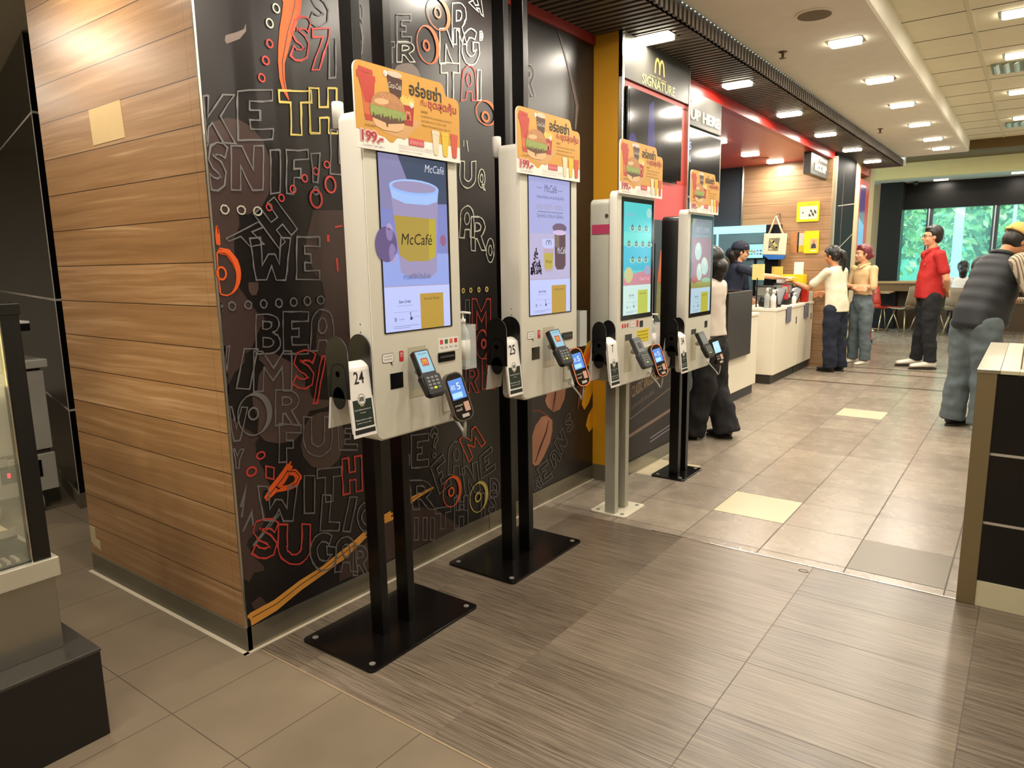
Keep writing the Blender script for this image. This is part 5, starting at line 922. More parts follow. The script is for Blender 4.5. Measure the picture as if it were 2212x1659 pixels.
# hanging sign near the wooden wall
r = empty('hanging_sign', (-2.12, 9.15, 2.3), 'grey hanging box sign with glowing white letters below the red ceiling', 'sign')
b = MB(); b.box((-2.20, 8.55, 2.28), (-2.12, 9.34, 2.52), 'dark_header'); b.build('sign_box', parent=r, bev=.004)
b = MB(FX(-2.1195)); b.text('จุดรับสินค้า', 8.92, 2.44, .34, .05, .001, em('signwhite', 'fff4d8', 1.6), bold=.03, depth=.006); b.text('PICK UP', 8.72, 2.33, .52, .085, .001, em('signwhite', 'fff4d8', 1.6), bold=.05, depth=.008); b.build('sign_lettering', parent=r)
# framed screen in the far left wall
r = empty('poster_screen', (-2.08, 11.26, 1.3), 'tall red framed screen with blue picture past the black tiled column', 'screen')
b = MB(FX(-2.08)); b.rect(10.92, 1.28, 11.62, 2.42, 0, .03, 'red_frame'); b.build('screen_frame', parent=r)
b = MB(FX(-2.05)); b.rect(10.98, 1.52, 11.36, 2.34, 0, .001, em('poster_blue', '7aa0d8', .8)); b.poly([(10.98, 1.9), (11.36, 1.8), (11.36, 2.34), (10.98, 2.34)], .001, .0015, em('poster_plum', '6a5a8c', .6)); b.build('screen_picture', parent=r)
M('red_banner', 'a8283c', .5)
b = MB(); b.box((-2.04, 12.0, .05), (-2.01, 12.35, 1.10), 'red_banner'); b.box((-2.06, 11.98, 0), (-1.99, 12.37, .05), 'matt_black'); tag(b.build('roll_banner'), 'dark red standing banner between the women and the far table', 'banner')

# ================================================================== wooden back wall: frames, bag, hood
YB = 9.349
M('bright_yellow', 'f0cc14', .4); M('photo_pale', 'd8d0c0', .4); M('cloth_cream', 'e0d4b8', .8); M('cloth_blue', '2a68b8', .8); M('bag_print', '7a765c', .7, vary=.5, vs_=40)
def yframe(x0, z0, x1, z1, lab):
    r = empty('wall_picture', ((x0+x1)/2, YB, z0), lab, 'picture', 'yellow framed pictures on the wooden back wall')
    b = MB(FY(YB)); b.rect(x0, z0, x1, z1, 0, .025, 'bright_yellow', .015); b.build('frame_body', parent=r); return r
r = yframe(-2.45, 1.79, -2.19, 2.03, 'upper yellow frame holding a pale team photo on the back wall')
b = MB(FY(YB-.025)); b.rect(-2.41, 1.82, -2.21, 1.975, 0, .001, 'photo_pale'); b.text('EMPLOYEE OF', -2.33, 1.99, .11, .012, .001, 'small_text')
for i in range(14): b.disc(-2.30+.085*((i*5) % 7)/7, 1.86+.075*((i*3) % 5)/5, .008, .011, .001, .0015, 'reader_grey', 8)
b.disc(-2.375, 1.90, .007, .014, .001, .0015, 'reader_grey', 8); b.build('team_photo', parent=r)
r = yframe(-2.345, 1.405, -2.175, 1.675, 'lower yellow frame with a portrait, beside the name strips')
b = MB(FY(YB-.025)); b.rect(-2.27, 1.46, -2.19, 1.58, 0, .001, M('portrait_tan', 'c8a080', .5)); b.disc(-2.23, 1.545, .014, .018, .001, .0015, 'bun', 10); b.poly([(-2.26, 1.465), (-2.20, 1.465), (-2.205, 1.51), (-2.23, 1.53), (-2.255, 1.51)], .001, .0014, 'reader_grey'); b.rect(-2.265, 1.43, -2.20, 1.44, 0, .001, 'paper_white'); b.build('portrait', parent=r)
b = MB(FY(YB)); b.rect(-2.51, 1.41, -2.345, 1.67, 0, .006, 'bun')
for i in range(12): b.rect(-2.41, 1.43+i*.019, -2.35, 1.442+i*.019, .006, .009, 'paper_white' if i > 3 else 'bright_yellow')
b.rect(-2.43, 1.42, -2.41, 1.665, .006, .008, 'matt_black'); tag(b.build('name_rack'), 'rack of white name strips left of the lower yellow frame', 'rack')
r = empty('tote_bag', (-2.65, YB-.06, 1.33), 'cream cotton tote bag with blue base hanging on the wooden wall', 'bag')
yb = YB-.16
b = MB(FY(yb)); b.poly([(-2.80, 1.40), (-2.79, 1.66), (-2.51, 1.65), (-2.52, 1.39)], 0, .03, 'cloth_cream'); b.build('bag_body', parent=r, bev=.008)
b = MB(FY(yb)); b.poly([(-2.805, 1.40), (-2.515, 1.385), (-2.54, 1.335), (-2.72, 1.335)], -.001, .031, 'cloth_blue'); b.build('bag_base', parent=r, bev=.006)
b = MB(FY(yb-.031)); b.poly([(-2.73, 1.45), (-2.72, 1.60), (-2.59, 1.60), (-2.61, 1.44)], 0, .001, 'bag_print')
for i in range(16): b.disc(-2.715+.095*((i*7) % 11)/11, 1.465+.12*((i*5) % 13)/13, .009, .011, .0011, .0014, ('photo_pale', 'bright_yellow', 'cream_wall', 'tv_black')[i % 4], 8)
b.build('bag_print', parent=r)
b = MB(); b.tube([(-2.74, yb-.01, 1.64), (-2.69, yb-.01, 1.78), (-2.655, yb-.01, 1.87), (-2.62, yb-.01, 1.78), (-2.56, yb-.01, 1.64)], .012, 'cloth_cream', 8); b.build('bag_handles', parent=r)
b = MB(); b.tube([(-2.655, YB, 1.90), (-2.655, YB-.15, 1.89), (-2.655, YB-.18, 1.91)], .006, 'chrome_trim', 8); b.tube([(-2.655, yb-.01, 1.87), (-2.655, yb-.01, 1.90)], .004, 'chrome_trim', 6); tag(b.build('wall_hook'), 'small chrome hook holding the tote bag', 'hook')
M('cyan_lit_steel', '6f96a4', .3, .4);  # stainless steel tinted blue for the cyan light falling on it
r = empty('kitchen_hood', (-3.2, 9.28, 1.0), 'blue lit stainless hood and counter in the kitchen', 'kitchen equipment')
b = MB(); b.box((-4.4, 9.22, .88), (-2.79, 9.345, 1.675), 'cyan_lit_steel'); b.box((-4.4, 9.20, 0), (-2.79, 9.345, .88), 'brushed_steel'); b.build('hood_body', parent=r)
b = MB(); b.box((-4.4, 9.21, 1.675), (-2.79, 9.345, 1.77), em('hoodglow', 'b8fcff', 1.1)); b.box((-3.42, 9.21, 1.40), (-3.395, 9.22, 1.675), em('hoodglow', 'b8fcff', 1.1)); b.build('hood_lit_band', parent=r)  # glow stands in for cyan light on the hood's upper band
b = MB(); b.box((-2.79, 9.24, .0), (-2.62, 9.345, 1.77), 'column_black'); tag(b.build('black_cabinet'), 'tall black cabinet beside the blue lit hood, behind the tote bag', 'cabinet')
r = empty('pos_monitor', (-2.9, 9.17, 1.3), 'bright till screen with rows of coloured buttons in the kitchen', 'monitor')
b = MB(FY(9.19)); b.rect(-3.015, 1.35, -2.79, 1.54, -.02, 0, 'column_black'); b.build('monitor_shell', parent=r)
b = MB(FY(9.19)); b.rect(-3.01, 1.36, -2.80, 1.532, 0, .001, em('poslight', 'a8ecec', 1.0))
for i in range(5):
    for j in range(2): b.rect(-2.995+i*.038, 1.40+j*.040, -2.969+i*.038, 1.42+j*.040, .001, .0015, em(('posg', 'posg2', 'posv', 'posp', 'posb')[i], ('2fae90', '4fc0a8', 'a8b0d8', 'a890c0', '5a7a9c')[i], .8))
b.build('monitor_screen', parent=r); b = MB(); b.box((-2.91, 9.195, .88), (-2.88, 9.215, 1.36), 'black_metal'); b.build('monitor_stand', parent=r)
b = MB(FY(9.215)); b.rect(-2.96, 1.15, -2.80, 1.27, 0, .02, M('pale_blue_box', '9ab8c4', .4), .02); tag(b.build('paper_towel_box'), 'pale blue box on the kitchen wall below the till screen', 'box')

# ================================================================== counters
M('counter_white', 'e4dcc8', .35, vary=.02); M('counter_top', 'efe8d6', .25, vary=.02); M('counter_kick', '2e2820', .5); M('lectern_dark', '2c2219', .4)
def counter(y0, y1, x1, lab, slot=True, tab=None):
    r = empty('counter_unit', (x1-.3, (y0+y1)/2, 0), lab, 'counter', 'white service counter units')
    b = MB(); b.box((-2.60, y0, .10), (x1, y1, .79), 'counter_white'); b.build('counter_body', parent=r, bev=.006)
    b = MB(); b.box((-2.62, y0-.005, .79), (x1+.01, y1+.005, .82), 'counter_top'); b.build('worktop', parent=r, bev=.004)
    b = MB(); b.box((-2.57, y0+.01, 0), (x1-.03, y1-.01, .10), 'counter_kick'); b.build('plinth', parent=r)
    if slot: b = MB(FX(x1)); b.rect(y1-.09, .60, y1-.06, .68, 0, .003, 'reader_grey'); b.build('latch', parent=r)
    if tab is not None:
        b = MB(FX(x1+.011)); b.rect(tab, .64, tab+.17, .815, 0, .004, M('strap_grey', '6c6e7c', .5), .01); b.build('hanging_label', parent=r)
counter(6.05, 7.15, -2.20, 'white counter unit behind the black board, nearest the kiosks', slot=False)
counter(7.71, 8.62, -2.19, 'white counter unit where the first till stands', tab=8.10)
counter(8.625, 9.30, -2.19, 'white counter unit beside the woman in the white T-shirt', tab=8.86)
b = MB(); b.box((-2.35, 9.48, .1), (-2.19, 9.9, .79), 'counter_white'); b.box((-2.36, 9.47, .79), (-2.18, 9.9, .82), 'counter_top'); b.box((-2.33, 9.5, 0), (-2.21, 9.88, .1), 'counter_kick'); 
b = MB(); b.box((-2.20, 6.18, .44), (-2.165, 6.84, 1.05), 'lectern_dark'); b.box((-2.6, 6.18, .82), (-2.20, 6.20, 1.05), 'lectern_dark'); b.box((-2.6, 6.82, .82), (-2.20, 6.84, 1.05), 'lectern_dark')
tag(b.build('dark_screen_board', bev=.003), 'dark brown modesty board on the front of the nearest white counter', 'board')
# things on the counter
CT = .82
def till(x, y, lab):
    r = empty('card_terminal', (x, y, CT), lab, 'till', 'tills on the white counter')
    b = MB(frame((x, y, CT+.02), (1, 0, 0), (0, .75, .66))); b.rect(-.12, 0, .12, .26, -.02, .012, 'black_plastic', .01); b.build('terminal_body', parent=r)
    b = MB(frame((x, y, CT+.02), (1, 0, 0), (0, .75, .66))); b.rect(-.10, .04, .10, .24, .012, .013, 'reader_grey'); b.build('terminal_screen', parent=r)
    b = MB(); b.box((x-.07, y-.02, CT), (x+.07, y+.16, CT+.05), 'black_plastic'); b.build('terminal_base', parent=r)
    b = MB(frame((x-.05, y+.05, CT+.12), (.9, -.3, 0), (0, -.5, .86))); b.rect(-.13, 0, .13, .13, -.012, .012, 'black_plastic', .01); b.rect(-.115, .012, .115, .118, .012, .014, M('grey_screen', '8c908c', .4)); b.build('raised_screen', parent=r)
    b = MB(); b.tube([(x-.05, y+.10, CT+.04), (x-.05, y+.08, CT+.15)], .015, 'black_metal', 8); b.build('screen_stand', parent=r)
till(-2.33, 7.95, 'black tilted till on the counter nearer the dark board'); till(-2.36, 8.75, 'black tilted till further along the white counter')
def bottle(x, y, h, rad, m, lab, cap='paper_white'):
    b = MB(Matrix.Translation((x, y, CT))); b.lathe([(rad, 0), (rad, h*.62), (rad*.4, h*.74), (rad*.4, h*.8)], m, 14); b.lathe([(rad*.5, h*.8), (rad*.5, h*.92), (rad*.2, h)], cap, 12); b.tube([(0, 0, h*.98), (rad*1.2, 0, h*.97)], rad*.16, cap, 6)
    tag(b.build('pump_bottle'), lab, 'bottle', 'pump bottles on the counter')
bottle(-2.30, 7.76, .22, .028, 'bottle_clear', 'clear pump bottle at the near end of the counter'); bottle(-2.24, 7.78, .20, .030, 'paper_white', 'white pump bottle beside the clear one on the counter'); bottle(-2.26, 7.88, .19, .036, 'black_plastic', 'black round bottle left of the nearer till'); bottle(-2.27, 8.66, .18, .030, 'black_plastic', 'black bottle left of the farther till'); bottle(-2.24, 8.60, .13, .025, 'paper_white', 'short white bottle between the two tills')
b = MB(frame((-2.42, 7.8, CT+.32), (.8, -.6, 0), (-.1, .35, .95))); b.rect(-.10, -.02, .11, .16, 0, .004, 'pale_card' if 'pale_card' in MATS else M('pale_card', 'e8dc8c', .5)); b.box((-.005, -.33, 0), (.005, 0, .01), 'black_metal'); tag(b.build('menu_card_stand'), 'pale yellow menu card standing over the nearer till', 'card')
q0 = aty(1666, 602, 9.02); b = MB(frame((-2.585, 9.08, CT+.27), (.8, -.6, 0), (-.1, .35, .95))); b.rect(-.10, -.0, .11, .17, 0, .004, M('deep_yellow_card', 'e4c45a', .5)); b.box((-.005, -.28, 0), (.005, 0, .01), 'black_metal'); tag(b.build('menu_card_stand'), 'deeper yellow menu card standing over the farther till', 'card')
b = MB(frame((-2.30, 8.45, CT), (.9, -.4, 0), (0, 0, 1))); b.rect(-.04, .06, .04, .23, 0, .01, 'phone_red'); b.rect(-.035, .14, .035, .21, .01, .011, 'sign_cream'); b.rect(-.045, 0, .045, .06, -.03, .03, 'black_plastic'); tag(b.build('tip_box'), 'small red and cream card holder between the tills', 'holder')
for x0, y0, z0, x1, y1, z1, m, lab in ((-2.42, 9.02, CT, -2.28, 9.10, CT+.20, 'carrot', 'orange carton standing on the far part of the counter'), (-2.58, 9.14, CT+.0, -2.28, 9.29, CT+.33, 'bright_yellow', 'large yellow carton display at the far end of the counter'), (-2.55, 8.95, CT+.28, -2.44, 9.12, CT+.30, 'paper_white', 'white flat box on the counter display'), (-2.24, 9.12, CT, -2.195, 9.28, CT+.12, 'sign_cream', 'cream box at the far front corner of the counter'), (-2.40, 9.14, CT+.33, -2.30, 9.2, CT+.48, 'paper_white', 'white box on top of the yellow display'), (-2.27, 9.02, CT, -2.2, 9.1, CT+.18, 'red_frame', 'red carton beside the orange carton on the counter')):
    if 'flat' in lab: z0, z1 = CT, CT+.30
    b = MB(); b.box((x0, y0, z0), (x1, y1, z1), m); tag(b.build('carton', bev=.003), lab, 'carton', 'cartons on the counter')
b = MB(frame((-2.34, 6.95, CT), (0, 1, 0), (0, 0, 1)))
b.stroke([(-.04, 0), (-.04, .10)]+[(-.04+.0+.04*(1-math.cos(a)), .10+.04*math.sin(a)) for a in [PI*i/8 for i in range(9)]]+[(.04, .0)], .02, -.04, .04, 'paper_white'); tag(b.build('white_tent'), 'white number tent standing on the nearest counter', 'table number')

# ================================================================== ceiling fittings
def grille(x, y, z, sx, sy, lab):
    r = empty('air_vent', (x, y, z), lab, 'air vent', 'air vents in the grid ceiling')
    b = MB(); b.box((x-sx/2, y-sy/2, z-.006), (x+sx/2, y+sy/2, z-.001), M('vent_frame', '8c967e', .5)); b.build('vent_frame', parent=r)
    for i in range(7): b = MB(); xx_ = x-sx/2+.03+i*(sx-.06)/6; b.hexa([(xx_-.012, y-sy/2+.03, z-.020), (xx_+.004, y-sy/2+.03, z-.020), (xx_+.004, y+sy/2-.03, z-.020), (xx_-.012, y+sy/2-.03, z-.020), (xx_+.008, y-sy/2+.03, z-.006), (xx_+.024, y-sy/2+.03, z-.006), (xx_+.024, y+sy/2-.03, z-.006), (xx_+.008, y+sy/2-.03, z-.006)], 'steel_light'); b.build('vane', parent=r)
grille(-.20, 7.25, 2.84, .46, .40, 'louvred air vent nearer the camera in the grid ceiling'); grille(-.20, 10.35, 2.84, .46, .40, 'louvred air vent farther off in the grid ceiling')
r = empty('ceiling_speaker', (-1.13, 4.46, 2.70), 'round grey speaker grille in the white ceiling', 'speaker')
b = MB(frame((-1.13, 4.46, 2.70), (1, 0, 0), (0, -1, 0))); b.disc(0, 0, .105, .105, 0, .008, 'white_ceiling', 32); b.build('speaker_rim', parent=r); b = MB(frame((-1.13, 4.46, 2.70), (1, 0, 0), (0, -1, 0))); b.disc(0, 0, .090, .090, .008, .010, M('speaker_mesh', '7c7058', .8), 32); b.build('speaker_mesh', parent=r)
r = empty('ceiling_speaker', (-2.75, 8.75, 2.52), 'flush red round speaker in the red ceiling', 'speaker'); b = MB(frame((-2.75, 8.75, 2.52), (1, 0, 0), (0, -1, 0))); b.disc(0, 0, .10, .10, 0, .006, M('speaker_red', 'c85a4c', .5), 28); b.build('speaker_rim', parent=r)
for x, y, lab in ((-1.48, 5.10, 'brass sprinkler head nearer the camera in the white ceiling'), (-1.47, 8.71, 'brass sprinkler head farther off in the white ceiling')):
    b = MB(Matrix.Translation((x, y, 2.70))); b.lathe([(.006, -.045), (.022, -.043), (.022, -.040), (.007, -.039), (.010, -.02), (.010, -.006), (.028, -.004), (.028, 0)], M('brass', '6a5a3c', .4, .6), 14); tag(b.build('sprinkler'), lab, 'sprinkler', 'sprinklers in the white ceiling')
b = MB(Matrix.Translation((-1.9, 15.1, 2.70))); b.lathe([(.02, -.07), (.04, -.05), (.04, 0)], 'matt_black', 12); tag(b.build('soffit_camera'), 'small dark camera under the grey window soffit', 'camera')

# ================================================================== far end: bar, chairs, tables
M('bar_wood', 'a5865c', .4, vary=.1); M('bar_apron', '6e5430', .5); M('seat_red', 'b8321a', .4); M('seat_grey', '8c7e68', .5); M('leg_chrome', 'a89878', .3, .7)
r = empty('window_bar', (0, 15.1, 0), 'long wooden bar counter under the window', 'bar counter')
b = MB(); b.box((-2.6, 14.75, .86), (3.5, 15.38, .90), 'bar_wood'); b.build('bar_top', parent=r, bev=.003); b = MB(); b.box((-2.6, 14.80, .72), (3.5, 15.38, .86), 'bar_apron'); b.box((-.9, 14.8, .0), (-.8, 15.3, .72), 'bar_apron'); b.build('bar_apron', parent=r)
b = MB()
r = empty('cafe_table', (-2.35, 14.45, 0), 'small round topped cafe table with pale rim behind the beige top woman', 'table')
b = MB(Matrix.Translation((-2.38, 14.45, 0))); b.box((-.30, -.30, .70), (.32, .30, .725), 'bar_wood'); b.build('table_top', parent=r, bev=.004); b = MB(Matrix.Translation((-2.38, 14.45, 0))); b.tube([(0, 0, .02), (0, 0, .70)], .025, 'leg_chrome', 10); b.build('table_column', parent=r)
b = MB(Matrix.Translation((-2.38, 14.45, 0)))
for a in range(4): b.tube([(0, 0, .04), (.30*math.cos(a*PI/2+.4), .30*math.sin(a*PI/2+.4), .02)], .018, 'leg_chrome', 8)
b.build('table_foot', parent=r)
def chair(x, y, rz, seat, lab):
    r = empty('cafe_chair', (x, y, 0), lab, 'chair', 'cafe chairs by the window bar', rz)
    Mx = r.matrix_world
    prof = [(-.20, .455), (-.10, .44), (.08, .435), (.16, .445), (.205, .50), (.225, .60), (.245, .72), (.262, .82)]
    b = MB(Mx)
    def shell(lo, hi, w0, w1, m):
        vv = []; ps = prof[lo:hi]
        for i, (y_, z_) in enumerate(ps):
            w = w0+(w1-w0)*i/max(1, len(ps)-1)
            for k in range(5): u = -1+k*.5; vv.append((u*w, y_-.03*(u*u)*(1 if lo else 0), z_+.012*u*u))
        n_ = len(vv); v2 = [(p[0], p[1]+(.014 if lo else 0), p[2]-(.014 if not lo else 0)) for p in vv]
        ff = []
        for i in range(len(ps)-1):
            for k in range(4): a = i*5+k; ff += [(a, a+1, a+6, a+5), (a+n_, a+5+n_, a+6+n_, a+1+n_)]
        R = len(ps)
        for k in range(4): ff += [(k, k+n_, k+1+n_, k+1), ((R-1)*5+k, (R-1)*5+k+1, (R-1)*5+k+1+n_, (R-1)*5+k+n_)]
        for i in range(R-1): ff += [(i*5, (i+1)*5, (i+1)*5+n_, i*5+n_), (i*5+4, i*5+4+n_, (i+1)*5+4+n_, (i+1)*5+4)]
        b.add(vv+v2, ff, m, True)
    shell(0, 5, .21, .21, seat); b.build('seat', parent=r)
    b = MB(Mx); shell(4, 8, .21, .19, seat); b.build('backrest', parent=r)
    for sx in (-1, 1):
        for sy in (-1, 1): b = MB(Mx); b.tube([(sx*.12, sy*.10, .43), (sx*.21, sy*.21, 0)], .011, 'leg_chrome', 8); b.build('leg', parent=r)
chair(-2.18, 14.42, 2.3, 'seat_red', 'red backed cafe chair with metal legs beside the far table')
chair(-1.80, 14.25, -2.2, 'seat_grey', 'beige cafe chair partly hidden left of the man in red'); chair(-1.45, 14.35, .6, 'seat_grey', 'beige cafe chair to the right of the man in red, by the bar')
# trees outside the window
M('leaf_a', '74b478', .5, vary=.4, vs_=3); M('leaf_b', 'b8e0a0', .5, vary=.35, vs_=3); M('leaf_c', '437e66', .5, vary=.3, vs_=3); M('trunk', '3a5250', .7)
rt = random.Random(11)
def tree(x, y, h, sp, lab, n=900):
    r = empty('street_tree', (x, y, -.1), lab, 'tree', 'trees outside the window')
    b = MB(); b.tube([(x, y, -.1), (x+.05, y, h*.25), (x-.05, y+.05, h*.5)], [.16, .12, .08], 'trunk', 8); b.tube([(x, y, h*.22), (x+.5, y, h*.42)], [.09, .04], 'trunk', 8); b.tube([(x, y, h*.25), (x-.55, y, h*.5)], [.09, .04], 'trunk', 8); b.build('trunk', parent=r)
    b = MB()
    for i in range(n):
        a, e, q = rt.uniform(0, 2*PI), rt.uniform(-1, 1), rt.random()**.4
        c = Vector((x+sp*q*math.cos(a)*math.sqrt(1-e*e), y+sp*.6*q*math.sin(a)*math.sqrt(1-e*e), h*.62+h*.42*q*e))
        u = Vector((rt.uniform(-1, 1), rt.uniform(-1, 1), rt.uniform(-1, 1))).normalized(); v = u.cross(Vector((rt.uniform(-1, 1), rt.uniform(-1, 1), .3))).normalized(); s = rt.uniform(.07, .16)
        b.add([c-u*s, c+v*s*.45, c+u*s, c-v*s*.45], [(0, 1, 2, 3)], rt.choice(('leaf_a', 'leaf_a', 'leaf_b', 'leaf_c')))
    b.build('foliage', parent=r)
tree(-3.0, 19.0, 4.2, 1.9, 'leafy tree outside left of the man in red', 2200); tree(-1.0, 20.5, 4.6, 2.0, 'leafy tree outside right behind the pale post', 2200); tree(1.2, 19.5, 4.4, 1.9, 'leafy tree outside at the right edge of the window', 1500); tree(-2.0, 23.5, 5.5, 2.6, 'taller darker tree further back in the middle of the window', 1800); tree(.6, 24, 5.5, 2.8, 'taller tree further back behind the right edge', 1500)
b = MB(FZ(-.15)); b.rect(-20, 15.7, 20, 45, 0, 0, M('pavement', '9fb8b8', .8)); struct(b, 'floor_outside')
M('pale_post', 'b8dce0', .5)
for x, w, lab in ((-1.35, .17, 'broad pale post standing outside the window'), (-3.05, .03, 'thin pale pole outside the left pane'), (-.42, .06, 'short pale post outside near the right edge')):
    b = MB(); b.box((x-w/2, 17.4, -.1), (x+w/2, 17.5, 4.0), 'pale_post'); tag(b.build('outdoor_post'), lab, 'post')
b = MB(); b.box((-6, 28, -.15), (8, 28.3, 5.5), M('far_hedge', '4c9a88', .9, vary=.5, vs_=1.5)); tag(b.build('distant_hedge'), 'dark green hedge seen between the trees outside', 'hedge')
# ================================================================== people
SKIN = M('skin_warm', 'b98058', .55, vary=.04); M('skin_light', 'd8a27c', .5, vary=.03); M('hair_black', '16110f', .4, vary=0); M('hair_pink', '6a2a30', .45); M('hair_dark', '1d1512', .45, vary=0); M('lips', 'a85a4a', .5); M('eye_dark', '1a1210', .3, vary=0); M('eye_white', 'd8d0c8', .4, vary=0)
def V3(p): return Vector(p)
def limb(b, pts, rs, m, flat=None, seg=10, last=True):
    """rounded tapering chain"""
    P = [V3(p) for p in pts]; q = []; r = []
    for i in range(len(P)-1):
        for k in range(4):
            f = k/4; q.append(P[i].lerp(P[i+1], f)); r.append(rs[i]+(rs[i+1]-rs[i])*f)
    q.append(P[-1]); r.append(rs[-1])
    b.tube(q, r, m, seg)
    for p, x in list(zip(P, rs))[:None if last else -1]: b.ball(p, x*.99, m, seg, 8)
def stack(b, secs, m, seg=20, lean=0.0, pivot=.53):
    """elliptical sections (z, half width, half depth, forward shift)"""
    vv = []
    for z, rx, ry, cy in secs:
        dz = max(0, z-pivot); yy_ = cy+math.sin(lean)*dz; zz = z if dz == 0 else pivot+math.cos(lean)*dz
        for j in range(seg):
            t = 2*PI*j/seg; cx_, sy_ = math.cos(t), math.sin(t); e = .82
            x = rx*math.copysign(abs(cx_)**e, cx_); y = ry*math.copysign(abs(sy_)**e, sy_)
            vv.append((x, yy_+y*math.cos(lean if dz else 0), zz-y*math.sin(lean if dz else 0)))
    k = len(secs)
    ff = [(i*seg+j, i*seg+(j+1) % seg, (i+1)*seg+(j+1) % seg, (i+1)*seg+j) for i in range(k-1) for j in range(seg)]
    ff += [tuple(reversed(range(seg))), tuple((k-1)*seg+j for j in range(seg))]
    b.add(vv, ff, m, True)
FOLD = bpy.data.textures.new('folds', 'CLOUDS'); FOLD.noise_scale = .11; FOLD.noise_depth = 1
def folds(o, k):
    d = o.modifiers.new('folds', 'DISPLACE'); d.texture = FOLD; d.strength = k; d.mid_level = .5; d.texture_coords = 'GLOBAL'
def soften(o, vox, it=4, fac=.5):
    r = o.modifiers.new('remesh', 'REMESH'); r.mode = 'VOXEL'; r.voxel_size = vox; r.use_smooth_shade = True
    s = o.modifiers.new('smooth', 'SMOOTH'); s.iterations = it; s.factor = fac
def hand(b, w, d, up, side, m, curl=.5, s=1.0):
    """w wrist, d pointing direction, up back-of-hand normal; four fingers and a thumb"""
    w, d, up = V3(w), V3(d).normalized(), V3(up); up = (up-d*up.dot(d)).normalized(); sd = d.cross(up)*side
    for i in range(4):
        o = (i-1.5)*.019*s
        limb(b, [w+sd*o*.5, w+d*.045*s+sd*o, w+d*.085*s+sd*o*1.05], [.016*s, .013*s, .0105*s], m, seg=8)
        L_ = (.030, .034, .031, .024)[i]*s; p = w+d*.085*s+sd*o*1.05; a = 0
        pts = [p]
        for k in range(3):
            a += curl*(.55+.15*k); p = p+(d*math.cos(a)-up*math.sin(a))*L_*(1-.18*k)+sd*(i-1.5)*.0015*s; pts.append(p)
        limb(b, pts, [.0098*s, .0090*s, .0082*s, .0068*s], m, seg=8)
    t0 = w+d*.022*s-sd*.022*s; t1 = t0+(d*.6-sd*.8-up*.25).normalized()*.032*s; t2 = t1+(d*.85-sd*.35-up*.3).normalized()*.028*s
    limb(b, [t0, t1, t2], [.013*s, .0105*s, .0085*s], m, seg=8)

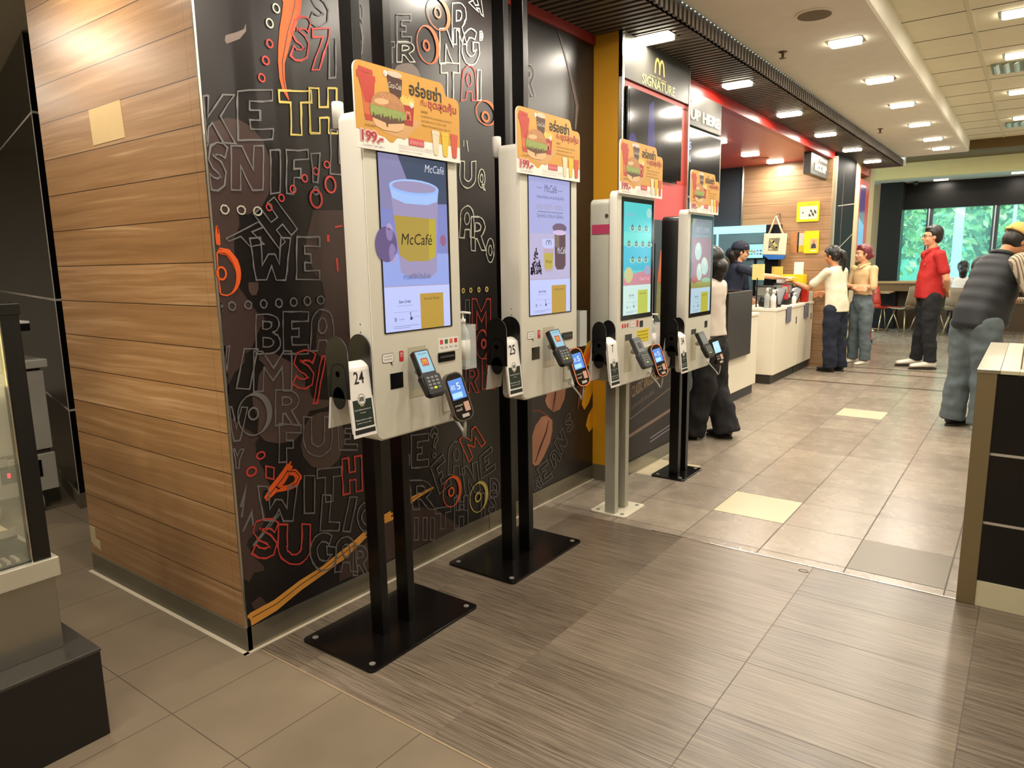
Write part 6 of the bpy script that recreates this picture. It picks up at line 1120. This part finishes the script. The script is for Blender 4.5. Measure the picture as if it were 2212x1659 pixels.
def person(loc, h, rz, label, skin='skin_light', lean=0.0, sh=.112, torso=1.0, arms=None, legs=None, head=(0, 0, 0), shirt=None, pants=None, hair=None, shoes=None, sleeve=.45, pant_r=(.062, .048, .040), foot_dy=.0, pivot=.53, female=False, belly=0.0, extra=None, seat=None):
    root = empty('person', loc, label, 'person', None, rz); S_ = Matrix.Scale(h, 4); Mx = root.matrix_world @ S_
    def lp(z, y=0, x=0):                      # point on the (leaning) torso
        dz = max(0, z-pivot); return Vector((x, y*math.cos(lean)+math.sin(lean)*dz, (pivot+math.cos(lean)*dz-y*math.sin(lean)) if dz > 0 else z))
    shl = [lp(.800, 0, -sh), lp(.800, 0, sh)]
    arms = arms or [((-sh-.02, .0, .625), (-sh-.005, .06, .485)), ((sh+.02, .0, .625), (sh+.005, .06, .485))]
    legs = legs or [((-.052, .005, .275), (-.052, -.01, .045)), ((.052, .005, .275), (.052, -.01, .045))]
    hips = [(-.050, 0, .50), (.050, 0, .50)]
    nk = lp(.845, .005); hc = lp(.915, .012)
    hy, hp, hr = head
    Hm = Matrix.Translation(nk) @ Matrix.Rotation(hy, 4, 'Z') @ Matrix.Rotation(-hp, 4, 'X') @ Matrix.Rotation(hr, 4, 'Y') @ Matrix.Translation((0, .012, .080))
    # body
    b = MB(Mx)
    tz = [(.47, .066, .050, 0), (.53, .078, .058, 0), (.60, .066, .048, .0), (.68, .072, .050, .002), (.76, .086, .052, .0), (.805, .070, .042, -.003), (.825, .035, .03, -.002)]
    stack(b, [(z, a*.93, c*.93, s_) for z, a, c, s_ in tz], skin, lean=lean, pivot=pivot)
    limb(b, [lp(.815, -.002), nk, Hm @ Vector((0, -.012, -.045))], [.034, .029, .030], skin)
    for i in (0, 1):
        e, w = V3(arms[i][0]), V3(arms[i][1])
        limb(b, [shl[i], shl[i].lerp(e, .5), e], [.028, .026, .021], skin); limb(b, [e, e.lerp(w, .35), w], [.021, .0215, .0135], skin)
        d = V3(arms[i][2]) if len(arms[i]) > 2 else (w-e); up = V3(arms[i][3]) if len(arms[i]) > 3 else Vector(((-1 if i == 0 else 1), 0, .1))
        hand(b, w+d.normalized()*.012, d, up, 1 if i == 0 else -1, skin, arms[i][4] if len(arms[i]) > 4 else .5, .62)
        k, a = V3(legs[i][0]), V3(legs[i][1])
        limb(b, [hips[i], k, a], [.050, .034, .021], skin)
    bh = MB(Mx @ Hm)     # head, built in head space
    for mb in (b,):
        keep = mb.m; mb.m = Mx @ Hm
        mb.ball((0, -.008, .012), .058, skin, 20, 14, (.80, .98, 1.0)); mb.ball((0, .008, -.018), .046, skin, 18, 12, (.86, .92, 1.08)); mb.ball((0, .030, -.050), .018, skin, 12, 8, (1.1, .9, .8))
        limb(mb, [(0, .046, .002), (0, .058, -.016)], [.0055, .0085], skin, seg=8); mb.ball((-.007, .053, -.018), .006, skin, 8, 6); mb.ball((.007, .053, -.018), .006, skin, 8, 6)
        mb.ball((0, .046, .012), .020, skin, 12, 8, (1.5, .4, .35)); mb.ball((-.024, .030, -.018), .016, skin, 10, 8); mb.ball((.024, .030, -.018), .016, skin, 10, 8)
        for sx in (-1, 1): mb.ball((sx*.047, -.004, -.006), .014, skin, 10, 8, (.35, .75, 1.1))
        mb.ball((0, .047, -.033), .009, skin, 10, 6, (1.5, .7, .55)); mb.m = keep
    body = b.build('body', parent=root); soften(body, .0085*h/1.6, 2, .4)
    f = MB(Mx @ Hm)
    f.ball((0, .0535, -.0335), .008, 'lips', 10, 6, (1.5, .4, .38)); f.build('mouth', parent=root)
    for sx in (-1, 1):
        f = MB(Mx @ Hm); f.ball((sx*.0185, .0465, .002), .0065, 'eye_white', 10, 8, (1.1, .6, .6)); f.ball((sx*.0185, .0500, .002), .0032, 'eye_dark', 8, 6); f.build('eye', parent=root)
        f = MB(Mx @ Hm); f.tube([(sx*.009, .052, .013), (sx*.019, .0525, .016), (sx*.030, .044, .012)], .0016, hair[0] if hair else 'hair_black', 6); f.build('eyebrow', parent=root)
    if pants:
        b = MB(Mx); pm, r0, r1, r2 = pants
        stack(b, [(.445, .070, .056, 0), (.49, .086*torso, .066, -.004), (.54, .086*torso, .066+belly*.4, belly*.2), (.595, .076*torso, .058+belly*.5, belly*.3)], pm, lean=0)
        for i in (0, 1):
            k, a = V3(legs[i][0]), V3(legs[i][1]); limb(b, [hips[i], V3(hips[i]).lerp(k, .5), k, k.lerp(a, .55), Vector((a.x, a.y, .030 if r2 > .045 else .05))], [r0, r0*.95, r1, (r1+r2)/2, r2], pm, seg=14, last=False)
        o = b.build('trousers', parent=root); soften(o, .011, 5, .5); folds(o, .036)
    if shirt:
        sk = .88 if female else (1.3 if 'striped' in shirt[0] else 1.0)
        b = MB(Mx); sm = shirt[0]; bot = shirt[1] if len(shirt) > 1 else .50; loose = shirt[2] if len(shirt) > 2 else 1.0
        T_ = [(bot, .088*loose, .066*loose+belly, -.002+belly*.5), (.58, .083*loose, .063*loose+belly, belly*.6), (.64, .080*loose, .060*loose+belly*.8, .002+belly*.5), (.70, .084*loose, .062+belly*.3, .004), (.76, .096, .060, .002), (.80, .094, .050, -.004), (.825, .060, .040, -.004), (.838, .040, .036, -.002)]
        T_ = [(z, a*torso, c*torso, s_) for z, a, c, s_ in T_]
        stack(b, T_, sm, lean=lean, pivot=pivot)
        for i in (0, 1):
            e, w = V3(arms[i][0]), V3(arms[i][1])
            if sleeve > 0:
                end = shl[i].lerp(e, min(1, sleeve/.5)) if sleeve <= .5 else e
                sk = (.74 if i == 0 else 1.3) if 'striped' in sm else sk
                limb(b, [shl[i]+Vector((-.012 if i else .012, 0, -.004)), shl[i], shl[i].lerp(end, .6), end], [.036*sk, .037*sk, .034*sk, .033*sk*loose], sm)
                if sleeve > .5: limb(b, [e, e.lerp(w, (sleeve-.5)*2)], [.029*sk, .022*sk], sm)
        o = b.build('shirt', parent=root); soften(o, .010, 4, .5); folds(o, .002 if sm == 'striped_cotton' else .016)
        if len(shirt) > 3 and shirt[3]:
            b = MB(Mx)
            for sx in (-1, 1): b.hexa([lp(.842, -.034, sx*.006), lp(.842, -.034, sx*.036), lp(.828, .034, sx*.042), lp(.800, .060, sx*.006), lp(.858, -.030, sx*.006), lp(.856, -.026, sx*.034), lp(.846, .030, sx*.030), lp(.832, .046, sx*.004)] if sx > 0 else [lp(.842, -.034, -.036), lp(.842, -.034, -.006), lp(.800, .060, -.006), lp(.828, .034, -.042), lp(.856, -.026, -.034), lp(.858, -.030, -.006), lp(.832, .046, -.004), lp(.846, .030, -.030)], sm)
            b.build('collar', parent=root, bev=.004)
    if shoes:
        for i in (0, 1):
            a = V3(legs[i][1]); b = MB(Mx)
            ln = .150 if not female else .135
            vv = []
            k_ = 1.0 if female or shoes[0] != 'shoe_white' else 1.22; secs = [(q[0]*k_, q[1]*k_, q[2]*k_) for q in [(-.032, .014, .034), (-.024, .021, .040), (0, .022, .042), (.035, .023, .034), (.070, .028, .028), (.095, .026, .024), (.110, .016, .018)]]
            seg = 12
            for y_, w_, hh in secs:
                for j in range(seg):
                    t = 2*PI*j/seg; vv.append((a.x+w_*math.cos(t), a.y+y_+foot_dy, max(.008, .012+hh*.5+hh*.52*math.sin(t))))
            ff = [(q*seg+j, q*seg+(j+1) % seg, (q+1)*seg+(j+1) % seg, (q+1)*seg+j) for q in range(len(secs)-1) for j in range(seg)]+[tuple(reversed(range(seg))), tuple((len(secs)-1)*seg+j for j in range(seg))]
            b.add(vv, ff, shoes[0], True); o = b.build('shoe', parent=root); s_ = o.modifiers.new('s', 'SUBSURF'); s_.levels = 1; s_.render_levels = 1
            b = MB(Mx); b.poly([(a.x+.025*k_*math.cos(t)*(1.0 if math.sin(t) > 0 else .85), a.y+.039*k_+foot_dy+.076*k_*math.sin(t)) for t in [2*PI*j/20 for j in range(20)]], .0005, .010, shoes[1], True); b.build('sole', parent=o)
    if hair: hair_style(root, Mx @ Hm, *hair)
    if extra: extra(root, Mx, Mx @ Hm, lp)
    return root
def hair_style(root, H, m, style):
    b = MB(H)
    if style == 'short':
        b.ball((0, -.012, .022), .062, m, 20, 14, (.84, 1.0, .98)); b.ball((0, -.028, .0), .050, m, 16, 10, (.95, .85, 1.0)); b.ball((0, .022, .055), .032, m, 14, 8, (1.25, .8, .55))
        o = b.build('hair', parent=root); cut_face(o, H, .036, -.030)
    elif style in ('ponytail', 'bun', 'pinkbun'):
        b.ball((0, -.012, .020), .063, m, 20, 14, (.84, 1.0, .98)); b.ball((0, -.030, -.004), .052, m, 16, 10, (.95, .85, 1.0)); limb(b, [(-.040, .022, .040), (-.047, .014, .0)], [.016, .010], m); limb(b, [(.040, .022, .040), (.047, .014, .0)], [.016, .010], m)
        b.ball((0, .018, .056), .034, m, 14, 8, (1.25, .8, .6))
        if style == 'ponytail':
            limb(b, [(0, -.066, .020), (0, -.088, .0), (.002, -.092, -.045), (.004, -.080, -.100), (.006, -.070, -.135)], [.020, .024, .022, .017, .006], m)
        elif style == 'bun': b.ball((0, -.062, -.030), .040, m, 14, 10, (1.0, .9, 1.1)); limb(b, [(0, -.045, -.02), (0, -.045, -.075)], [.042, .034], m)
        else: b.ball((0, -.070, -.012), .020, m, 12, 8)
        o = b.build('hair', parent=root); cut_face(o, H, .040, -.045)
    elif style == 'cap':     # short hair under a cap
        b.ball((0, -.014, .006), .058, m, 18, 12, (.86, 1.0, 1.0)); o = b.build('hair', parent=root); cut_face(o, H, .030, -.026)
def cut_face(o, H, y_, z_):
    """keep the hair off the face"""
    import bmesh
    inv = H.inverted() @ o.parent.matrix_world
    bm = bmesh.new(); bm.from_mesh(o.data)
    for v in bm.verts:
        p = inv @ v.co
        if p.z < .034 and p.y > .018 and abs(p.x) < .060:
            f = min(1.0, (p.y-.018)/.02)*min(1.0, (.034-p.z)/.015); q = Vector((p.x*(1-.25*f), p.y-.030*f, p.z)); v.co = inv.inverted() @ q
    bm.to_mesh(o.data); bm.free()
    soften(o, .007, 2, .4)

def cap_part(m_top, m_brim, back=False):
    def f(root, Mx, H, lp):
        b = MB(H); prof = [(.067, .014), (.069, .024), (.066, .044), (.056, .063), (.034, .078), (.004, .083)]
        b.lathe(prof, m_top, 24, c=(0, -.010, .004), sx=.86, sy=1.02); o = b.build('cap', parent=root)
        b = MB(H); pts = [(.050*math.cos(t), .030+.078*math.sin(t)) for t in [PI*i/12 for i in range(13)]]
        b.m = H @ Matrix.Translation((0, .006, .018)) @ Matrix.Rotation(-.12, 4, 'X'); b.poly(pts, -.0015, .0022, m_brim, True); b.build('cap_brim', parent=o)
        b = MB(H); b.ball((0, -.010, .088), .005, m_top, 8, 6); b.build('cap_button', parent=o)
        return o
    return f
M('blouse_cream', 'c9bdb0', .6, vary=.03); M('cloth_black', '0f0d0e', .85, vary=.05); M('cloth_navy', '141b30', .8, vary=.06); M('navy_jeans', '121a2c', .85, vary=.12, vs_=30); M('tee_white', 'ddd6bc', .8, vary=.03); M('beige_top', 'd2b484', .75, vary=.04); M('blue_jeans', '5c696e', .85, vary=.14, vs_=12); M('red_polo', 'b01e1c', .75, vary=.06); M('dark_jeans', '14171c', .85, vary=.1); M('shoe_black', '0e0c0c', .4, vary=0); M('shoe_white', 'd8d2c4', .5, vary=.02); M('sole_dark', '2a2620', .7); M('sole_white', 'c9c2b0', .6); M('cap_beige', 'c9a95c', .8, vary=.04); M('vest_navy', '14181e', .6, vary=.1); M('old_jeans', '596468', .85, vary=.16, vs_=10); M('uniform_gold', 'c9a020', .6)
t = NT('striped_cotton'); x, y, z = t.pos()
w = t.math('SINE', t.math('MULTIPLY', t.math('ADD', t.math('ADD', x, t.math('MULTIPLY', y, .6)), t.math('MULTIPLY', z, .22)), 330.0)); t.done(t.mix(t.math('GREATER_THAN', w, .25), 'b9ac94', '6b5e4e'), .8)

# woman in cream blouse and wide black trousers, seen from behind at the farthest kiosk
person((-1.90, 5.10, 0), 1.44, 1.45, 'person in cream blouse and wide black trousers seen from behind past the farthest kiosk', lean=.03, sh=.098, torso=.95, shirt=('blouse_cream', .545, 1.06), pants=('cloth_black', .066, .062, .074), hair=('hair_black', 'bun'), shoes=('shoe_black', 'sole_dark'), sleeve=.95,
       arms=[((-.118, .03, .65), (-.07, .15, .62)), ((.120, .03, .65), (.07, .15, .62))], legs=[((-.055, .01, .275), (-.060, .075, .045)), ((.055, .0, .275), (.060, -.065, .045))], female=True)
# crew member handing over, navy cap with yellow brim
def crew_cap(root, Mx, H, lp): cap_part('cloth_navy', 'uniform_gold')(root, Mx, H, lp)
person((-3.00, 8.60, 0), 1.56, -.96, 'person in navy uniform and navy cap with yellow brim reaching over the counter', lean=.16, sh=.115, shirt=('cloth_navy', .50, 1.12, True), pants=('cloth_black', .062, .05, .042), hair=('hair_black', 'bun'), shoes=('shoe_black', 'sole_dark'), sleeve=.40,
       arms=[((-.15, .05, .64), (-.10, .16, .56)), ((.110, .22, .735), (.050, .395, .715), (-.05, 1, .02), (.2, 0, 1), .25)], head=(-.15, .10, 0), extra=crew_cap)
person((-3.14, 9.02, 0), 1.48, -2.4, 'person in dark uniform shirt and dark cap standing behind the other crew member', skin='skin_warm', sh=.115, shirt=('cloth_navy', .50, 1.05, True), pants=('cloth_black', .062, .05, .042), hair=('hair_black', 'cap'), shoes=('shoe_black', 'sole_dark'), sleeve=.40, head=(-.1, .12, 0), extra=cap_part('cloth_navy', 'cloth_navy'))
# woman in white T-shirt
def hairclip(root, Mx, H, lp):
    b = MB(H); b.ball((0, -.072, .022), .018, M('clip_lime', 'b8c83a', .4), 10, 8, (1.1, .5, .8)); b.build('hair_clip', parent=root)
person((-1.86, 9.02, 0), 1.49, 1.20, 'person with black ponytail in white T-shirt and dark jeans reaching across the counter', skin='skin_warm', lean=.10, sh=.112, shirt=('tee_white', .48, 1.16), pants=('navy_jeans', .066, .056, .052), hair=('hair_black', 'ponytail'), shoes=('sole_dark', 'shoe_black'), sleeve=.36,
       arms=[((-.145, .16, .665), (-.158, .30, .715), (.0, 1, .05), (0, 0, 1), .3), ((.150, .05, .65), (.12, .18, .62))], legs=[((-.055, .01, .275), (-.060, -.01, .045)), ((.055, .0, .275), (.060, -.02, .045))], head=(.1, .18, 0), extra=hairclip, female=True)
# woman in beige, arms folded
def scrunchie(root, Mx, H, lp):
    b = MB(H); b.tube([(.016*math.cos(t), -.072, -.012+.016*math.sin(t)) for t in [2*PI*i/12 for i in range(12)]], .008, M('scrunchie_red', 'a8283c', .7), 8, closed=True); b.build('hair_tie', parent=root)
person((-1.71, 9.70, 0), 1.50, 2.50, 'person in beige button top and blue jeans with folded arms and reddish hair', sh=.105, torso=.92, shirt=('beige_top', .595, 1.0, True), pants=('blue_jeans', .060, .047, .044), hair=('hair_pink', 'pinkbun'), shoes=('shoe_white', 'sole_white'), sleeve=.50,
       arms=[((-.135, .02, .655), (.035, .098, .665), (1, .1, .05), (0, 1, .2), .4), ((.135, .02, .650), (-.040, .110, .640), (-1, .05, .08), (0, 1, .2), .4)], legs=[((-.058, .01, .275), (-.066, -.01, .045)), ((.058, .01, .275), (.066, .0, .045))], head=(-.35, .0, 0), extra=scrunchie, female=True)
# man in red polo
def red_extra(root, Mx, H, lp):
    b = MB(H)
    for sx in (-1, 1):
        b.tube([(sx*.019+.0145*math.cos(t), .0565-.006*abs(math.cos(t)), .001+.011*math.sin(t)) for t in [2*PI*i/12 for i in range(12)]], .0013, 'hair_black', 6, closed=True); b.tube([(sx*.034, .050, .004), (sx*.050, .0, .004)], .0014, 'hair_black', 6)
    b.tube([(-.005, .058, .003), (.005, .058, .003)], .0013, 'hair_black', 6); b.build('glasses', parent=root)
    b = MB(Mx); p = lp(.735, .066, -.045); b.ball(p, .010, M('badge_pink', 'd87a68', .5), 8, 6, (.6, .25, 1.0)); b.build('chest_badge', parent=root)
    b = MB(Mx); p0 = lp(.815, .046, 0); p1 = lp(.770, .066, 0); b.tube([p0, p1], .004, 'red_polo', 6); b.build('placket', parent=root)
person((-1.00, 9.85, 0), 1.70, 2.02, 'person in red polo shirt, dark jeans and white trainers with hands behind back', sh=.118, torso=1.02, belly=.012, shirt=('red_polo', .50, 1.10, True), pants=('dark_jeans', .064, .048, .042), hair=('hair_dark', 'short'), shoes=('shoe_white', 'sole_dark'), sleeve=.33,
       arms=[((-.148, -.045, .635), (-.035, -.100, .545), (1, -.1, -.1), (0, -1, .1), .4), ((.148, -.045, .635), (.035, -.105, .530), (-1, -.1, -.05), (0, -1, .1), .4)], legs=[((-.062, .005, .28), (-.082, -.01, .045)), ((.062, .01, .28), (.080, .03, .045))], head=(-.10, -.02, 0), extra=red_extra)
# leaning man in quilted vest
def vest_extra(root, Mx, H, lp):
    cap_part('cap_beige', 'cap_beige')(root, Mx, H, lp)
    b = MB(H); b.box((-.018, -.083, .016), (.018, -.076, .026), 'cap_beige'); b.build('cap_strap', parent=root)
    b = MB(Mx)
    L_ = .50
    secs = [(.485, .098, .092, .010), (.52, .100, .096, .012), (.58, .098, .094, .014), (.64, .098, .088, .012), (.70, .100, .078, .008), (.76, .100, .068, .002), (.80, .088, .056, -.004), (.83, .058, .044, -.006)]
    fine = []
    for i in range(len(secs)-1):
        for k in range(4):
            f = k/4; a = [secs[i][j]+(secs[i+1][j]-secs[i][j])*f for j in range(4)]; bl = (.0030 if k in (1, 2, 3) else -.0012); fine.append((a[0], a[1]+bl, a[2]+bl, a[3]))
    fine.append(secs[-1]); fine = [(q[0], q[1]*1.08, q[2]*1.10, q[3]+.004) for q in fine]; stack(b, fine, 'vest_navy', 28, lean=.36, pivot=.53); b.build('quilted_vest', parent=root)
    b = MB(Mx); b.ball(lp(.785, .0, -.088), .044, 'vest_navy', 14, 10, (.9, 1.1, 1.1)); b.ball(lp(.72, .02, -.088), .046, 'vest_navy', 14, 10, (.8, 1.1, 1.5)); b.build('vest_shoulder', parent=root)
    b = MB(Mx); b.tube([lp(.842, .036*math.sin(t)-.004, .042*math.cos(t)) for t in [2*PI*i/16 for i in range(16)]], .012, 'vest_navy', 8, closed=True); b.build('vest_collar', parent=root)
    b = MB(H); b.ball((0, .040, -.040), .030, M('mask_white', 'b8b0a0', .7), 12, 8, (1.1, .7, .9)); b.build('face_mask', parent=root)
person((-.33, 6.50, 0), 1.64, -.72, 'person in beige cap, quilted dark vest, striped shirt and faded jeans leaning forward', skin='skin_warm', lean=.36, sh=.112, torso=.98, shirt=('striped_cotton', .54, .96), pants=('old_jeans', .072, .056, .054), hair=('hair_dark', 'cap'), shoes=('shoe_black', 'sole_dark'), sleeve=.95,
       arms=[((-.130, .22, .60), (-.04, .32, .60), (.3, 1, 0), (0, 0, 1), .6), ((.185, .12, .63), (.11, .30, .64), (-.3, 1, 0), (0, 0, 1), .6)], legs=[((-.055, -.01, .275), (-.060, -.03, .045)), ((.060, .01, .275), (.070, .0, .045))], head=(-.1, .70, 0), extra=vest_extra)
# diner on a chair at the bar
person((-.98, 14.2, -.36), 1.62, .1, 'person with black hair in a pale top sitting at the window bar', sh=.108, shirt=('paper_white', .50, 1.05), pants=('navy_jeans', .06, .05, .042), hair=('hair_black', 'bun'), shoes=('shoe_white', 'sole_white'), sleeve=.42,
       legs=[((-.06, .27, .50), (-.06, .26, .27)), ((.06, .27, .50), (.06, .26, .27))], arms=[((-.13, .08, .66), (-.06, .20, .68)), ((.13, .08, .66), (.06, .20, .68))])
chair(-.98, 14.2, PI, 'seat_grey', 'beige cafe chair under the seated diner at the bar')
